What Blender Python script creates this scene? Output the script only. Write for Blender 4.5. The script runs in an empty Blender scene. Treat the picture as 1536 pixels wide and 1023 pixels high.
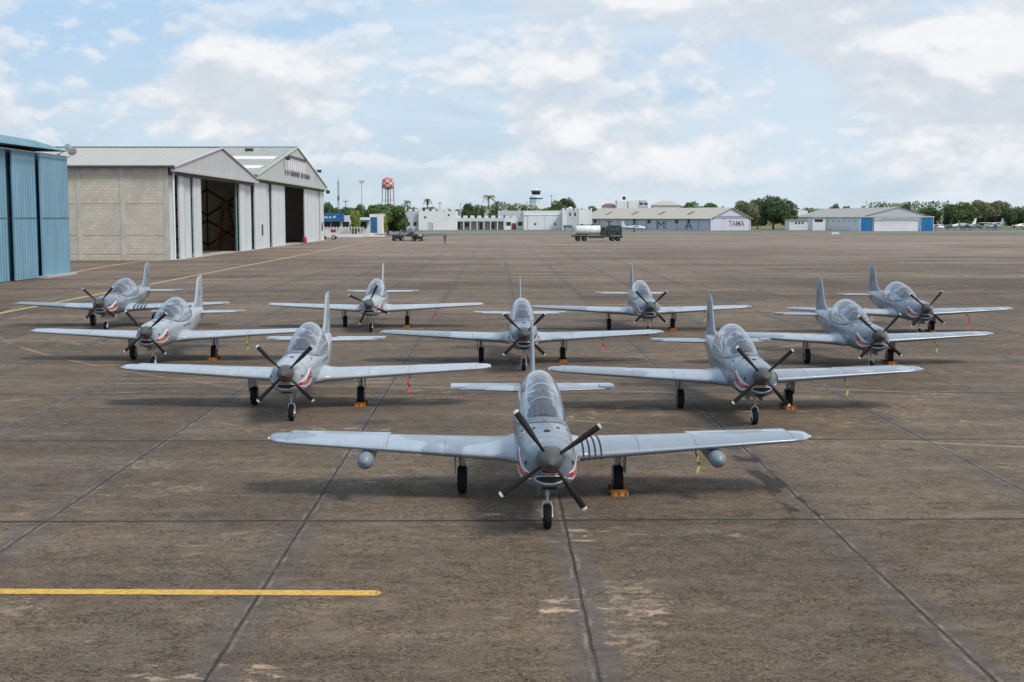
import bpy, math, random
from mathutils import Vector, Matrix, noise as mnoise
R = math.radians
scene = bpy.context.scene
C = scene.collection
# ------------------------------------------------------------------ camera
F = 1920.0; CAMZ = 5.7
cam_d = bpy.data.cameras.new('camera'); cam = bpy.data.objects.new('camera', cam_d); C.objects.link(cam)
cam.location = (0, 0, CAMZ); cam.rotation_euler = (R(90-5.52), 0, R(-0.716))
cam_d.sensor_width = 36; cam_d.lens = F/1536*36; cam_d.clip_end = 20000; cam_d.clip_start = 0.1
scene.camera = cam
CR = cam.rotation_euler.to_matrix()
def ray(x, y): return CR @ Vector(((x-768)/F, -(y-511.5)/F, -1))
def at(x, y, Y):                       # a photo point at depth Y, in metres
    d = ray(x, y); k = Y/d.y
    return Vector((d.x*k, Y, CAMZ+d.z*k))
def gnd(x, y):
    d = ray(x, y); k = -CAMZ/d.z
    return Vector((d.x*k, d.y*k, 0))
# ------------------------------------------------------------------ sun and sky
SUN_EL, SUN_AZ = 50, 130               # azimuth from +Y, negative = to the left
sun_d = bpy.data.lights.new('sun', 'SUN'); sun = bpy.data.objects.new('sun', sun_d); C.objects.link(sun)
sun_d.energy = 2.6; sun_d.angle = R(15); sun_d.color = (1, .96, .9)
sun.rotation_euler = Vector((-math.sin(R(SUN_AZ))*math.cos(R(SUN_EL)), -math.cos(R(SUN_AZ))*math.cos(R(SUN_EL)), -math.sin(R(SUN_EL)))).to_track_quat('-Z', 'Y').to_euler()
W = bpy.data.worlds.new('World'); scene.world = W; W.use_nodes = True
wn = W.node_tree.nodes; wl = W.node_tree.links; wn.clear()
class NT:
    """tiny node helper"""
    def __init__(s, tree): s.t = tree; s.n = tree.nodes; s.l = tree.links
    def node(s, typ, **kw):
        n = s.n.new(typ)
        for k, v in kw.items(): setattr(n, k, v)
        return n
    def put(s, sock, v):
        if isinstance(v, bpy.types.NodeSocket): s.l.new(v, sock)
        else:
            if sock.type in ('RGBA',) and len(v) == 3: v = (*v, 1)
            sock.default_value = v
    def math(s, op, a, b=0.0, c=0.0, clamp=False):
        n = s.node('ShaderNodeMath', operation=op, use_clamp=clamp)
        s.put(n.inputs[0], a); s.put(n.inputs[1], b); s.put(n.inputs[2], c); return n.outputs[0]
    def vmath(s, op, a, b=(0,0,0)):
        n = s.node('ShaderNodeVectorMath', operation=op); s.put(n.inputs[0], a); s.put(n.inputs[1], b)
        return n.outputs['Value'] if op in ('DISTANCE', 'LENGTH', 'DOT_PRODUCT') else n.outputs[0]
    def noise(s, vec, scale, detail=4, rough=.55, dist=0, col=False):
        n = s.node('ShaderNodeTexNoise'); s.put(n.inputs['Vector'], vec); n.inputs['Scale'].default_value = scale
        n.inputs['Detail'].default_value = detail; n.inputs['Roughness'].default_value = rough; n.inputs['Distortion'].default_value = dist
        return n.outputs['Color'] if col else n.outputs['Fac']
    def step(s, v, a, b, lo=0.0, hi=1.0):
        n = s.node('ShaderNodeMapRange', interpolation_type='SMOOTHSTEP'); s.put(n.inputs[0], v)
        n.inputs[1].default_value = a; n.inputs[2].default_value = b; n.inputs[3].default_value = lo; n.inputs[4].default_value = hi
        return n.outputs[0]
    def mix(s, f, a, b, mode='MIX'):
        n = s.node('ShaderNodeMix', data_type='RGBA', blend_type=mode); s.put(n.inputs[0], f); s.put(n.inputs[6], a); s.put(n.inputs[7], b)
        return n.outputs[2]
    def sep(s, v):
        n = s.node('ShaderNodeSeparateXYZ'); s.put(n.inputs[0], v); return n.outputs
    def comb(s, x, y, z):
        n = s.node('ShaderNodeCombineXYZ'); s.put(n.inputs[0], x); s.put(n.inputs[1], y); s.put(n.inputs[2], z); return n.outputs[0]
w = NT(W.node_tree)
wo = w.node('ShaderNodeOutputWorld'); bg = w.node('ShaderNodeBackground'); wl.new(bg.outputs[0], wo.inputs[0])
sky = w.node('ShaderNodeTexSky', sky_type='NISHITA'); sky.sun_disc = False
sky.sun_elevation = R(SUN_EL); sky.sun_rotation = R(SUN_AZ); sky.air_density = 1.0; sky.dust_density = 1.2; sky.ozone_density = 1.5
tc = w.node('ShaderNodeTexCoord'); D3 = tc.outputs['Generated']; sx = w.sep(D3)
zz = w.math('MAXIMUM', sx[2], 0.0)
# one noise field stretched so that puffs are wider than tall
def cfield(dz, scale, det, rough, k=2.1, seed=0.0, dist=0.0):
    v = w.comb(w.math('ADD', sx[0], seed+3.0), sx[1], w.math('MULTIPLY', w.math('ADD', zz, dz), k))
    return w.noise(v, scale, det, rough, dist)
n1 = cfield(0, 6.6, 9, .54, 1.8, 5.2, .0); n1u = cfield(.015, 6.6, 6, .5, 1.8, 5.2, .0)
m1 = cfield(0, 19, 9, .56, 1.8, 7.1); m1u = cfield(.006, 19, 6, .5, 1.8, 7.1)
big = cfield(0, 2.6, 2, .5, 3.2, .9)
cover = w.math('ADD', w.math('MULTIPLY', w.math('SUBTRACT', big, .5), .45), w.math('MULTIPLY', sx[0], .13))
cover = w.math('ADD', cover, w.step(zz, .03, .17, .085, -.02))
dens = w.math('ADD', n1, cover)
mask = w.step(dens, .46, .575)
shade = w.step(w.math('SUBTRACT', n1, n1u), -.045, .065)
n2 = cfield(0, 34, 8, .62, 2.0, 1.7); shade = w.math('ADD', w.math('MULTIPLY', shade, .8), w.math('MULTIPLY', w.math('SUBTRACT', n2, .25), .6), clamp=True)
veil = w.step(w.math('ADD', cfield(0, 4.2, 6, .62, 4.5, 2.2, .6), w.math('MULTIPLY', sx[0], .3)), .36, .66)
K = 10.0
skyc = w.mix(.88, sky.outputs[0], w.mix(w.step(zz, .0, .19), (.56*K, .70*K, .81*K), (.40*K, .64*K, .93*K)))
veiled = w.mix(w.math('ADD', w.math('MULTIPLY', veil, .55), .18), skyc, (.72*K, .82*K, .91*K))
cloudc = w.mix(shade, (.62*K, .69*K, .77*K), (.94*K, .94*K, .955*K))
cm = w.math('MULTIPLY', mask, w.step(zz, -.01, .06, .10, .95))
mm = w.math('MULTIPLY', w.step(w.math('ADD', m1, w.math('MULTIPLY', w.math('SUBTRACT', n1, .5), .35)), .47, .57), w.math('MULTIPLY', w.step(zz, .012, .05, 0, .62), w.step(zz, .12, .19, 1, .3)))
sh2 = w.math('ADD', w.math('MULTIPLY', w.step(w.math('SUBTRACT', m1, m1u), -.05, .07), .75), w.math('MULTIPLY', w.math('SUBTRACT', n2, .25), .6), clamp=True)
fin = w.mix(cm, w.mix(mm, veiled, w.mix(sh2, (.62*K, .70*K, .785*K), (.90*K, .915*K, .94*K))), cloudc)
wl.new(fin, bg.inputs[0]); bg.inputs[1].default_value = .1
scene.view_settings.view_transform = 'Standard'; scene.view_settings.look = 'None'
scene.view_settings.exposure = 0.0; scene.view_settings.gamma = 1
# ------------------------------------------------------------------ materials
M = {}
def newmat(name):
    m = bpy.data.materials.new(name); m.use_nodes = True; t = NT(m.node_tree); b = t.n['Principled BSDF']; M[name] = m
    return m, t, b
def obj_co(t): return t.node('ShaderNodeTexCoord').outputs['Object']
def simple(name, col, rough=.6, metal=0, var=.12, scale=1.5, coat=0, bump=0, spec=.5):
    m, t, b = newmat(name); co = obj_co(t)
    nz = t.noise(co, scale, 5, .6); f = t.step(nz, .3, .7)
    c = t.mix(f, tuple(x*(1-var) for x in col), tuple(min(1, x*(1+var)) for x in col))
    t.put(b.inputs['Base Color'], c); b.inputs['Roughness'].default_value = rough; b.inputs['Metallic'].default_value = metal
    b.inputs['Coat Weight'].default_value = coat; b.inputs['Specular IOR Level'].default_value = spec
    if bump:
        bn = t.node('ShaderNodeBump'); bn.inputs['Strength'].default_value = bump; t.put(bn.inputs['Height'], t.noise(co, scale*8, 4)); t.put(b.inputs['Normal'], bn.outputs[0])
    return m
simple('tyre', (.014,.014,.015), .85, spec=.2); simple('hub', (.55,.57,.58), .4, .3); simple('strut', (.5,.52,.53), .35, .35)
simple('steel', (.45,.46,.48), .25, .9); simple('blade', (.020,.016,.015), .5, 0, .3, 6, spec=.22); simple('blade_tip', (.72,.70,.66), .5)
simple('black', (.008,.008,.009), .7); simple('dark', (.035,.037,.04), .6); simple('spinner', (.085,.08,.078), .42, 0, .15, spec=.3)
simple('red', (.42,.03,.035), .45); simple('white', (.78,.77,.76), .5, 0, .06); simple('coaming', (.04,.045,.05), .8)
simple('chock', (.42,.15,.012), .6, 0, .3, 9); simple('ribbon_red', (.55,.03,.04), .7); simple('ribbon_yellow', (.30,.30,.06), .7)
simple('seat', (.13,.13,.15), .8, 0, .35, 7); simple('tub', (.36,.35,.40), .75, 0, .3, 5); simple('podgrey', (.20,.235,.275), .4, 0, .1); simple('frame_mid', (.17,.18,.20), .4); simple('frame_dark', (.10,.115,.13), .4); simple('frame_light', (.42,.46,.5), .4)
simple('whitewall', (.73,.745,.74), .8, 0, .06, .15); simple('whitewall_grey', (.50,.52,.55), .8, 0, .06, .15)
simple('paleblue', (.52,.60,.63), .8, 0, .08, .2); simple('signblue', (.012,.13,.33), .5); simple('doorblue', (.012,.15,.36), .5, 0, .1, .3)
simple('windowdark', (.025,.03,.035), .2); simple('reddoor', (.25,.05,.05), .6); simple('darkgreen', (.025,.10,.075), .5)
simple('paintgreen', (.38,.48,.36), .6); simple('concrete_pale', (.42,.40,.36), .85, 0, .15, .4); simple('letter', (.055,.10,.22), .7, 0, .1)
simple('letter_dark', (.09,.09,.14), .7); simple('orange', (.17,.07,.012), .6, 0, .3, 1); simple('truck_tank', (.76,.77,.75), .4, 0, .12, .8)
simple('truck_dark', (.022,.035,.03), .45, 0, .5, 1.2); simple('glassdark', (.05,.07,.09), .1); simple('skin', (.22,.12,.08), .7)
simple('cloth', (.09,.08,.06), .9, 0, .5, 7); simple('boot', (.02,.018,.015), .7); simple('hair', (.015,.012,.01), .9)
simple('trunk', (.10,.075,.05), .9, 0, .3, 3); simple('darkplane', (.10,.11,.115), .45, 0, .3, .6); simple('planeblue', (.03,.08,.22), .4)
simple('planewhite', (.75,.76,.78), .35, 0, .05); simple('planegrey', (.24,.27,.31), .45, 0, .1); simple('lampglass', (.7,.7,.66), .2)
simple('rope', (.3,.28,.2), .9); simple('tankred', (.55,.14,.11), .6); simple('rust', (.22,.09,.07), .7)
def paint(name, c1, c2, c3, thr=.5, sc=.42, seed=0.0):
    sc = sc*1.25
    m, t, b = newmat(name); co = obj_co(t)
    s = t.sep(co)
    cc = t.vmath('ADD', co, (seed, seed*.7, 0))
    a = t.step(t.noise(cc, sc, 2, .45), thr-.008, thr+.008)
    col = t.mix(a, c1, c2)
    # paler band round the rear fuselage
    band = t.math('MULTIPLY', t.step(s[1], 2.35, 2.37), t.step(s[1], 2.62, 2.64, 1, 0))
    band = t.math('MULTIPLY', band, t.step(t.math('ABSOLUTE', s[0]), .55, .56, 1, 0))
    col = t.mix(t.math('MULTIPLY', band, .6), col, c3)
    soot = t.math('MULTIPLY', t.math('MULTIPLY', t.step(s[1], -3.25, -3.0), t.step(s[1], -2.6, -1.2, 1, 0)), t.step(t.math('ABSOLUTE', t.math('SUBTRACT', t.math('ADD', s[2], t.math('MULTIPLY', t.noise(co, 3, 3), .08)), 1.29)), .02, .11, 1, 0))
    col = t.mix(t.math('MULTIPLY', soot, .55), col, (.06,.058,.055))
    pan = t.math('MULTIPLY', t.step(t.math('ABSOLUTE', t.math('SUBTRACT', t.math('FRACT', t.math('MULTIPLY', s[1], 1.35)), .5)), .004, .012, 1, 0), .35)
    pan2 = t.math('MULTIPLY', t.step(t.math('ABSOLUTE', t.math('SUBTRACT', t.math('FRACT', t.math('MULTIPLY', s[0], 1.1)), .5)), .003, .010, 1, 0), .3)
    col = t.mix(t.math('MAXIMUM', pan, pan2), col, (.08,.085,.09))
    patch = t.node('ShaderNodeTexVoronoi', feature='F1'); patch.inputs['Scale'].default_value = 1.7; t.put(patch.inputs['Vector'], t.vmath('MULTIPLY', co, (1,1,.6)))
    pv = t.sep(patch.outputs['Color'])[0]; col = t.mix(t.step(pv, .0, 1.0, 0, .13), col, (.14,.15,.165))
    dirt = t.step(t.noise(co, 3.5, 7, .65), .35, .75)
    col = t.mix(t.math('MULTIPLY', dirt, .22), col, t.mix(1.0, col, (.6,.58,.55), 'MULTIPLY'))
    # rain streaks running back along the chord
    st = t.step(t.noise(t.vmath('MULTIPLY', co, (9, .7, 2)), 1.0, 4), .55, .75)
    col = t.mix(t.math('MULTIPLY', st, .12), col, (.16,.16,.17))
    t.put(b.inputs['Base Color'], col)
    t.put(b.inputs['Roughness'], t.step(t.noise(co, 2.2, 4), .3, .7, .28, .42)); b.inputs['Coat Weight'].default_value = .25; b.inputs['Coat Roughness'].default_value = .12
    bn = t.node('ShaderNodeBump'); bn.inputs['Strength'].default_value = .05; bn.inputs['Distance'].default_value = .02
    t.put(bn.inputs['Height'], t.noise(co, 2.5, 3)); t.put(b.inputs['Normal'], bn.outputs[0])
    return m
paint('paint_grey', (.36,.405,.46), (.24,.28,.33), (.46,.49,.52), .50)
paint('paint_grey_b', (.36,.41,.47), (.235,.275,.325), (.46,.49,.52), .49, .42, 5.3)
paint('paint_front', (.375,.425,.49), (.24,.285,.34), (.46,.49,.52), .5, .42, 2.1)
paint('paint_light', (.42,.46,.505), (.39,.43,.475), (.47,.505,.53), .55, .42, 3.3)
paint('paint_fuse_grey', (.25,.295,.345), (.165,.20,.245), (.33,.36,.39), .5, .5, 1.3)
paint('paint_fuse_light', (.385,.43,.465), (.34,.385,.42), (.44,.475,.49), .55, .5, 1.3)
m, t, b = newmat('canopy_glass')
tr = t.node('ShaderNodeBsdfTransparent'); tr.inputs[0].default_value = (.86,.89,.93,1)
gl = t.node('ShaderNodeBsdfGlossy'); gl.inputs['Roughness'].default_value = .03; gl.inputs[0].default_value = (.95,.97,1,1)
gm = t.node('ShaderNodeNewGeometry'); fc_ = t.math('ABSOLUTE', t.vmath('DOT_PRODUCT', gm.outputs['Normal'], gm.outputs['Incoming']))
fr_ = t.math('ADD', .08, t.math('MULTIPLY', .80, t.math('POWER', t.math('SUBTRACT', 1.0, fc_), 3.6)))
ms = t.node('ShaderNodeMixShader'); t.put(ms.inputs[0], fr_); t.l.new(tr.outputs[0], ms.inputs[1]); t.l.new(gl.outputs[0], ms.inputs[2])
t.l.new(ms.outputs[0], t.n['Material Output'].inputs[0])

def corrugated(name, col, axis, period, depth=.5, var=.1, stain=None, rough=.55):
    """sheet cladding: ridges along one object axis, weathering on top"""
    m, t, b = newmat(name); co = obj_co(t); s = t.sep(co)
    wv = t.math('SINE', t.math('MULTIPLY', s[axis], 2*math.pi/period))
    nz = t.step(t.noise(t.vmath('MULTIPLY', co, (1,1,.25)), .6, 6, .6), .3, .7)
    c = t.mix(nz, tuple(x*(1-var) for x in col), tuple(x*(1+var) for x in col))
    if stain: c = t.mix(t.step(t.noise(t.vmath('MULTIPLY', co, (2,2,.15)), .5, 5, .6), .55, .8, 0, .6), c, stain)
    # sheet laps
    lap = t.math('FRACT', t.math('MULTIPLY', s[axis], 1/(period*6)))
    c = t.mix(t.step(lap, .0, .05, .35, 0), c, tuple(x*.5 for x in col))
    t.put(b.inputs['Base Color'], c); b.inputs['Roughness'].default_value = rough
    bn = t.node('ShaderNodeBump'); bn.inputs['Strength'].default_value = depth; bn.inputs['Distance'].default_value = period*.25
    t.put(bn.inputs['Height'], wv); t.put(b.inputs['Normal'], bn.outputs[0])
    return m
corrugated('blue_sheet', (.175,.35,.465), 1, .62, .5, .10, (.26,.41,.49)); corrugated('blue_roof', (.15,.30,.37), 1, .6, .6, .15)
corrugated('door_sheet', (.63,.665,.68), 1, .6, .45, .07, (.44,.44,.42)); corrugated('gable_sheet', (.50,.505,.52), 1, .8, .5, .05, (.52,.53,.54))
corrugated('roof_beige', (.46,.44,.385), 0, .9, .4, .05, (.39,.38,.34)); corrugated('roof_tan', (.48,.43,.365), 0, .8, .4, .05, (.42,.36,.28))
corrugated('roof_mossy', (.36,.365,.32), 0, .9, .4, .18, (.22,.22,.18)); corrugated('roof_grey', (.36,.35,.31), 1, .8, .4, .1, (.27,.25,.21))
corrugated('shed_wall', (.56,.58,.64), 0, 1.1, .3, .04)
m, t, b = newmat('blockwall'); co = obj_co(t); s = t.sep(co)
br = t.node('ShaderNodeTexBrick'); t.put(br.inputs['Vector'], t.comb(s[0], s[2], 0)); br.inputs['Scale'].default_value = 1.0
br.inputs['Brick Width'].default_value = .8; br.inputs['Row Height'].default_value = .4; br.inputs['Mortar Size'].default_value = .025; br.inputs['Mortar Smooth'].default_value = .4
br.inputs['Color1'].default_value = (.63,.56,.45,1); br.inputs['Color2'].default_value = (.54,.485,.395,1); br.inputs['Mortar'].default_value = (.38,.35,.30,1)
c = t.mix(t.step(t.noise(co, .35, 7, .65), .4, .72, 0, .55), br.outputs[0], (.38,.35,.305))
c = t.mix(t.step(t.noise(co, .9, 6, .6), .55, .75, 0, .5), c, (.64,.60,.51))
c = t.mix(t.step(s[2], 0, 1.2, .35, 0), c, (.42,.40,.30))
t.put(b.inputs['Base Color'], c); b.inputs['Roughness'].default_value = .9
m, t, b = newmat('beam'); co = obj_co(t)
c = t.mix(t.step(t.noise(t.vmath('MULTIPLY', co, (1,1,.4)), .8, 6, .65), .35, .7), (.46,.43,.375), (.60,.56,.49)); t.put(b.inputs['Base Color'], c); b.inputs['Roughness'].default_value = .9

def foliage(name, dark, light, sc=.35):
    m, t, b = newmat(name); co = obj_co(t)
    n = t.math('ADD', t.math('MULTIPLY', t.noise(co, sc, 3), .65), t.math('MULTIPLY', t.noise(co, sc*7, 2), .35))
    c = t.mix(t.step(n, .36, .64), dark, light)
    t.put(b.inputs['Base Color'], c); b.inputs['Roughness'].default_value = .7
    tl = t.node('ShaderNodeBsdfTranslucent'); t.put(tl.inputs[0], c); ms = t.node('ShaderNodeMixShader'); ms.inputs[0].default_value = .25
    t.l.new(b.outputs[0], ms.inputs[1]); t.l.new(tl.outputs[0], ms.inputs[2]); t.l.new(ms.outputs[0], t.n['Material Output'].inputs[0])
foliage('leaf_mid', (.06,.105,.03), (.15,.21,.065)); foliage('leaf_dark', (.042,.08,.03), (.10,.155,.055)); foliage('leaf_olive', (.115,.13,.06), (.22,.22,.115))
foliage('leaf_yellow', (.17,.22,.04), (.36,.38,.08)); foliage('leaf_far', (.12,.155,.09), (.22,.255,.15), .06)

# ---- apron: weathered concrete slabs
m, t, b = newmat('apron'); g = t.node('ShaderNodeNewGeometry').outputs['Position']; s = t.sep(g)
PX, PY = 4.88, 8.75
wob = t.math('MULTIPLY', t.math('SUBTRACT', t.noise(t.vmath('MULTIPLY', g, (.2,1,1)), 1.3, 6, .65), .5), .085)
wob2 = t.math('MULTIPLY', t.math('SUBTRACT', t.noise(g, .9, 5, .6), .5), .14)
ux = t.math('DIVIDE', t.math('ADD', t.math('SUBTRACT', s[0], 1.28-100*PX), wob), PX)
uy = t.math('DIVIDE', t.math('ADD', t.math('SUBTRACT', s[1], 23.75-100*PY), wob2), PY)
def dist_joint(u, P):
    f = t.math('FRACT', u); d = t.math('MINIMUM', f, t.math('SUBTRACT', 1.0, f)); return t.math('MULTIPLY', d, P)
dx, dy = dist_joint(ux, PX), dist_joint(uy, PY)
wn1 = t.node('ShaderNodeTexWhiteNoise', noise_dimensions='2D'); t.put(wn1.inputs['Vector'], t.comb(t.math('FLOOR', ux), t.math('FLOOR', uy), 0))
slab = wn1.outputs['Value']
base = t.mix(t.step(t.noise(g, .28, 5, .58), .30, .70), (.108,.088,.068), (.152,.122,.092))
base = t.mix(t.step(t.noise(t.vmath('MULTIPLY', g, (.5,1.0,1)), 1.1, 8, .68), .38, .68, 0, .62), base, (.20,.163,.124))
base = t.mix(t.step(t.noise(t.vmath('ADD', g, (31,7,0)), .11, 5, .6), .42, .66, 0, .6), base, (.075,.066,.058))
base = t.mix(t.step(slab, 0, 1, 0, .42), base, (.195,.168,.145))
wn2 = t.node('ShaderNodeTexWhiteNoise', noise_dimensions='2D'); t.put(wn2.inputs['Vector'], t.comb(t.math('FLOOR', uy), t.math('FLOOR', ux), 0)); base = t.mix(t.step(wn2.outputs['Value'], .3, 1, 0, .38), base, (.085,.074,.066))
# warm olive-brown cast on some slabs
base = t.mix(t.step(t.noise(t.vmath('ADD', g, (3,57,0)), .18, 3, .5), .45, .7, 0, .45), base, (.155,.125,.085))
# long sideways smears left by sweeping and standing water
smear = t.step(t.noise(t.vmath('MULTIPLY', g, (.09,.55,1)), 1.0, 7, .66), .47, .70)
base = t.mix(t.math('MULTIPLY', smear, .30), base, (.26,.215,.17))
dsm = t.step(t.noise(t.vmath('MULTIPLY', t.vmath('ADD', g, (11,90,0)), (.07,.35,1)), 1.0, 7, .62), .50, .72)
base = t.mix(t.math('MULTIPLY', dsm, .42), base, (.062,.054,.048))
# coarse exposed aggregate with pits
ag = t.noise(g, 19, 5, .72); ag2 = t.noise(t.vmath('MULTIPLY', g, (.55,1,1)), 7.5, 6, .7)
near = t.step(s[1], 20, 70, 1, .25)
base = t.mix(t.math('MULTIPLY', t.step(ag, .52, .66), t.math('MULTIPLY', near, .7)), base, (.30,.25,.19))
base = t.mix(t.math('MULTIPLY', t.step(ag2, .30, .45, 1, 0), t.math('MULTIPLY', near, .85)), base, (.035,.032,.028))
worm = t.math('ABSOLUTE', t.math('SUBTRACT', t.noise(t.vmath('MULTIPLY', g, (.8,1,1)), 8.5, 3, .6, .6), .5))
worm = t.math('MULTIPLY', t.step(worm, .012, .04, 1, 0), t.step(t.noise(g, 1.1, 5, .6), .36, .56, .25, 1))
base = t.mix(t.math('MULTIPLY', worm, t.math('MULTIPLY', near, .85)), base, (.035,.029,.023))
# smoother grey margin beside joints
mar = t.math('MULTIPLY', t.step(t.math('ADD', dx, t.math('MULTIPLY', t.noise(g, 1.7, 4), .5)), .34, .80, 1, 0), t.step(t.noise(t.vmath('MULTIPLY', g, (1,.16,1)), .9, 3), .36, .56, .3, .95))
base = t.mix(mar, base, (.112,.104,.100))
lip_ = t.math('MULTIPLY', t.math('MULTIPLY', t.step(dx, .03, .045), t.step(dx, .07, .12, 1, 0)), t.step(t.noise(t.vmath('MULTIPLY', g, (2,.7,1)), 2.0, 5, .7), .46, .60, 0, .7)); base = t.mix(lip_, base, (.27,.235,.20))
# pale scaling patches
sc = t.math('MULTIPLY', t.step(t.noise(t.vmath('MULTIPLY', g, (.6,1.2,1)), 2.6, 8, .7, .4), .565, .60), t.step(t.noise(t.vmath('ADD', g, (9,2,5)), .24, 3), .545, .66))
base = t.mix(t.math('MULTIPLY', sc, .8), base, (.42,.345,.265))
def blob(cx, cy, rx, ry):
    v = t.vmath('LENGTH', t.vmath('DIVIDE', t.vmath('SUBTRACT', t.vmath('MULTIPLY', g, (1,1,0)), (cx,cy,0)), (rx,ry,1)))
    return t.step(v, .2, 1.0, 1, 0)
pe = None
for (cx, cy, rx, ry) in ((2.0,18.6,.9,2.2), (1.9,16.9,.7,1.2), (-8.0,29.2,1.2,1.3), (-7.0,18.2,.8,1.0), (-6.6,26.6,1.0,.8), (12.2,37.5,2.4,2.6), (14.2,41,1.5,1.5), (-4.6,45.2,2.2,.8)):
    bl = blob(cx, cy, rx, ry); pe = bl if pe is None else t.math('MAXIMUM', pe, bl)
sp = t.step(t.math('ADD', t.noise(t.vmath('MULTIPLY', g, (.7,1.0,1)), 6.0, 9, .74, .3), t.math('MULTIPLY', pe, .13)), .62, .66)
base = t.mix(t.math('MULTIPLY', sp, t.math('MULTIPLY', t.step(pe, 0, .25), .5)), base, (.33,.28,.225))
# old tyre arcs, paler than the slab
arcs = None
for (cx, cy, rr, wd) in ((-9,-20,65.4,.07), (-9,-20,63.2,.06), (-7,-12,56.2,.07), (4,8,37.2,.06), (-20,84,43,.07), (-20,84,40.8,.06), (30,90,61,.08)):
    d = t.math('ABSOLUTE', t.math('SUBTRACT', t.vmath('DISTANCE', t.vmath('MULTIPLY', g, (1,1,0)), (cx,cy,0)), rr))
    a = t.step(d, wd*.5, wd*1.9, 1, 0); arcs = a if arcs is None else t.math('MAXIMUM', arcs, a)
arcs = t.math('MULTIPLY', arcs, t.step(t.noise(g, .22, 4), .42, .62, .1, .65))
base = t.mix(arcs, base, (.33,.29,.24))
# rubber and oil
oil = t.math('MULTIPLY', t.step(t.noise(t.vmath('ADD', t.vmath('MULTIPLY', g, (.8,1,1)), (70,0,0)), .75, 4, .5), .66, .74), .6)
base = t.mix(oil, base, (.055,.05,.048))
# joints
jx = t.step(dx, .008, .034, 1, 0); jy = t.step(dy, .035, .085, 1, 0)
jfill = t.step(t.noise(t.vmath('MULTIPLY', g, (1,.5,1)), .8, 3), .3, .6, .55, 1)
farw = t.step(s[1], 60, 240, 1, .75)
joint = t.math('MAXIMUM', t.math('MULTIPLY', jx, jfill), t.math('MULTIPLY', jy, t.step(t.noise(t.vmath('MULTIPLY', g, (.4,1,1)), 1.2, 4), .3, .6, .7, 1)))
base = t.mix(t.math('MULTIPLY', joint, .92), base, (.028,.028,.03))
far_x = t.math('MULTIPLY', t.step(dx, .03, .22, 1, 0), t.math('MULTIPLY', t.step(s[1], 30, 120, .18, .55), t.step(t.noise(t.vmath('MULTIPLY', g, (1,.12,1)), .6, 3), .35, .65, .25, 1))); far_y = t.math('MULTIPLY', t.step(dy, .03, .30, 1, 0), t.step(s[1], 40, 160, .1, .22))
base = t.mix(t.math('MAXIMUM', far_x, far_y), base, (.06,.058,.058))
# broken black sealant beside one joint
tar = t.math('MULTIPLY', t.math('MULTIPLY', t.step(s[0], 5.55, 5.75), t.step(s[0], 6.2, 6.3, 1, 0)), t.math('MULTIPLY', t.step(s[1], 23.3, 23.8), t.step(s[1], 30, 33, 1, 0)))
tar = t.math('MULTIPLY', tar, t.step(t.noise(t.vmath('MULTIPLY', g, (1.1,.7,1)), 1.6, 5, .6), .49, .52))
base = t.mix(t.math('MULTIPLY', tar, .85), base, (.03,.03,.032))
# far apron coloured paler with distance, standing in for grazing sky sheen
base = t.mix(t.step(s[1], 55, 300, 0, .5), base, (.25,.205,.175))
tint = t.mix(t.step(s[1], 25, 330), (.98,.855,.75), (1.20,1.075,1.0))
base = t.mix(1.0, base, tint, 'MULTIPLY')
fine = t.math('MULTIPLY', t.step(t.noise(t.vmath('MULTIPLY', g, (.6,1,1)), 3.6, 9, .80), .3, .7, .70, 1.32), t.step(t.noise(g, 30, 4, .8), .3, .7, .68, 1.34))
fine = t.math('MULTIPLY', fine, t.step(t.noise(t.vmath('MULTIPLY', t.vmath('ADD', g, (5,17,0)), (.16,.5,1)), .8, 9, .74), .3, .7, .82, 1.18))
fst = t.step(t.noise(t.vmath('MULTIPLY', t.vmath('ADD', g, (50,0,0)), (.018,.07,1)), 1.0, 9, .76), .36, .64, .66, 1.30); fst = t.math('ADD', 1.0, t.math('MULTIPLY', t.math('SUBTRACT', fst, 1.0), t.step(s[1], 30, 110)))
fst2 = t.step(t.noise(t.vmath('MULTIPLY', g, (.1,.6,1)), 1.0, 6, .7), .32, .68, .80, 1.2); fst2 = t.math('ADD', 1.0, t.math('MULTIPLY', t.math('SUBTRACT', fst2, 1.0), t.step(s[1], 50, 150)))
fine = t.math('MULTIPLY', fine, t.math('MULTIPLY', fst, fst2))
fc = t.comb(fine, fine, fine); base = t.mix(1.0, base, fc, 'MULTIPLY')
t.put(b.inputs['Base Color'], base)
t.put(b.inputs['Roughness'], t.step(t.noise(g, 1.4, 5), .3, .7, .62, .88)); b.inputs['Specular IOR Level'].default_value = .14
bn = t.node('ShaderNodeBump'); bn.inputs['Strength'].default_value = .5; bn.inputs['Distance'].default_value = .012
hh = t.math('ADD', t.math('MULTIPLY', ag2, .8), t.math('MULTIPLY', ag, .4)); hh = t.math('SUBTRACT', hh, t.math('MULTIPLY', t.math('MAXIMUM', jx, jy), 1.0))
t.put(bn.inputs['Height'], hh); t.put(b.inputs['Normal'], bn.outputs[0])

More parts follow.
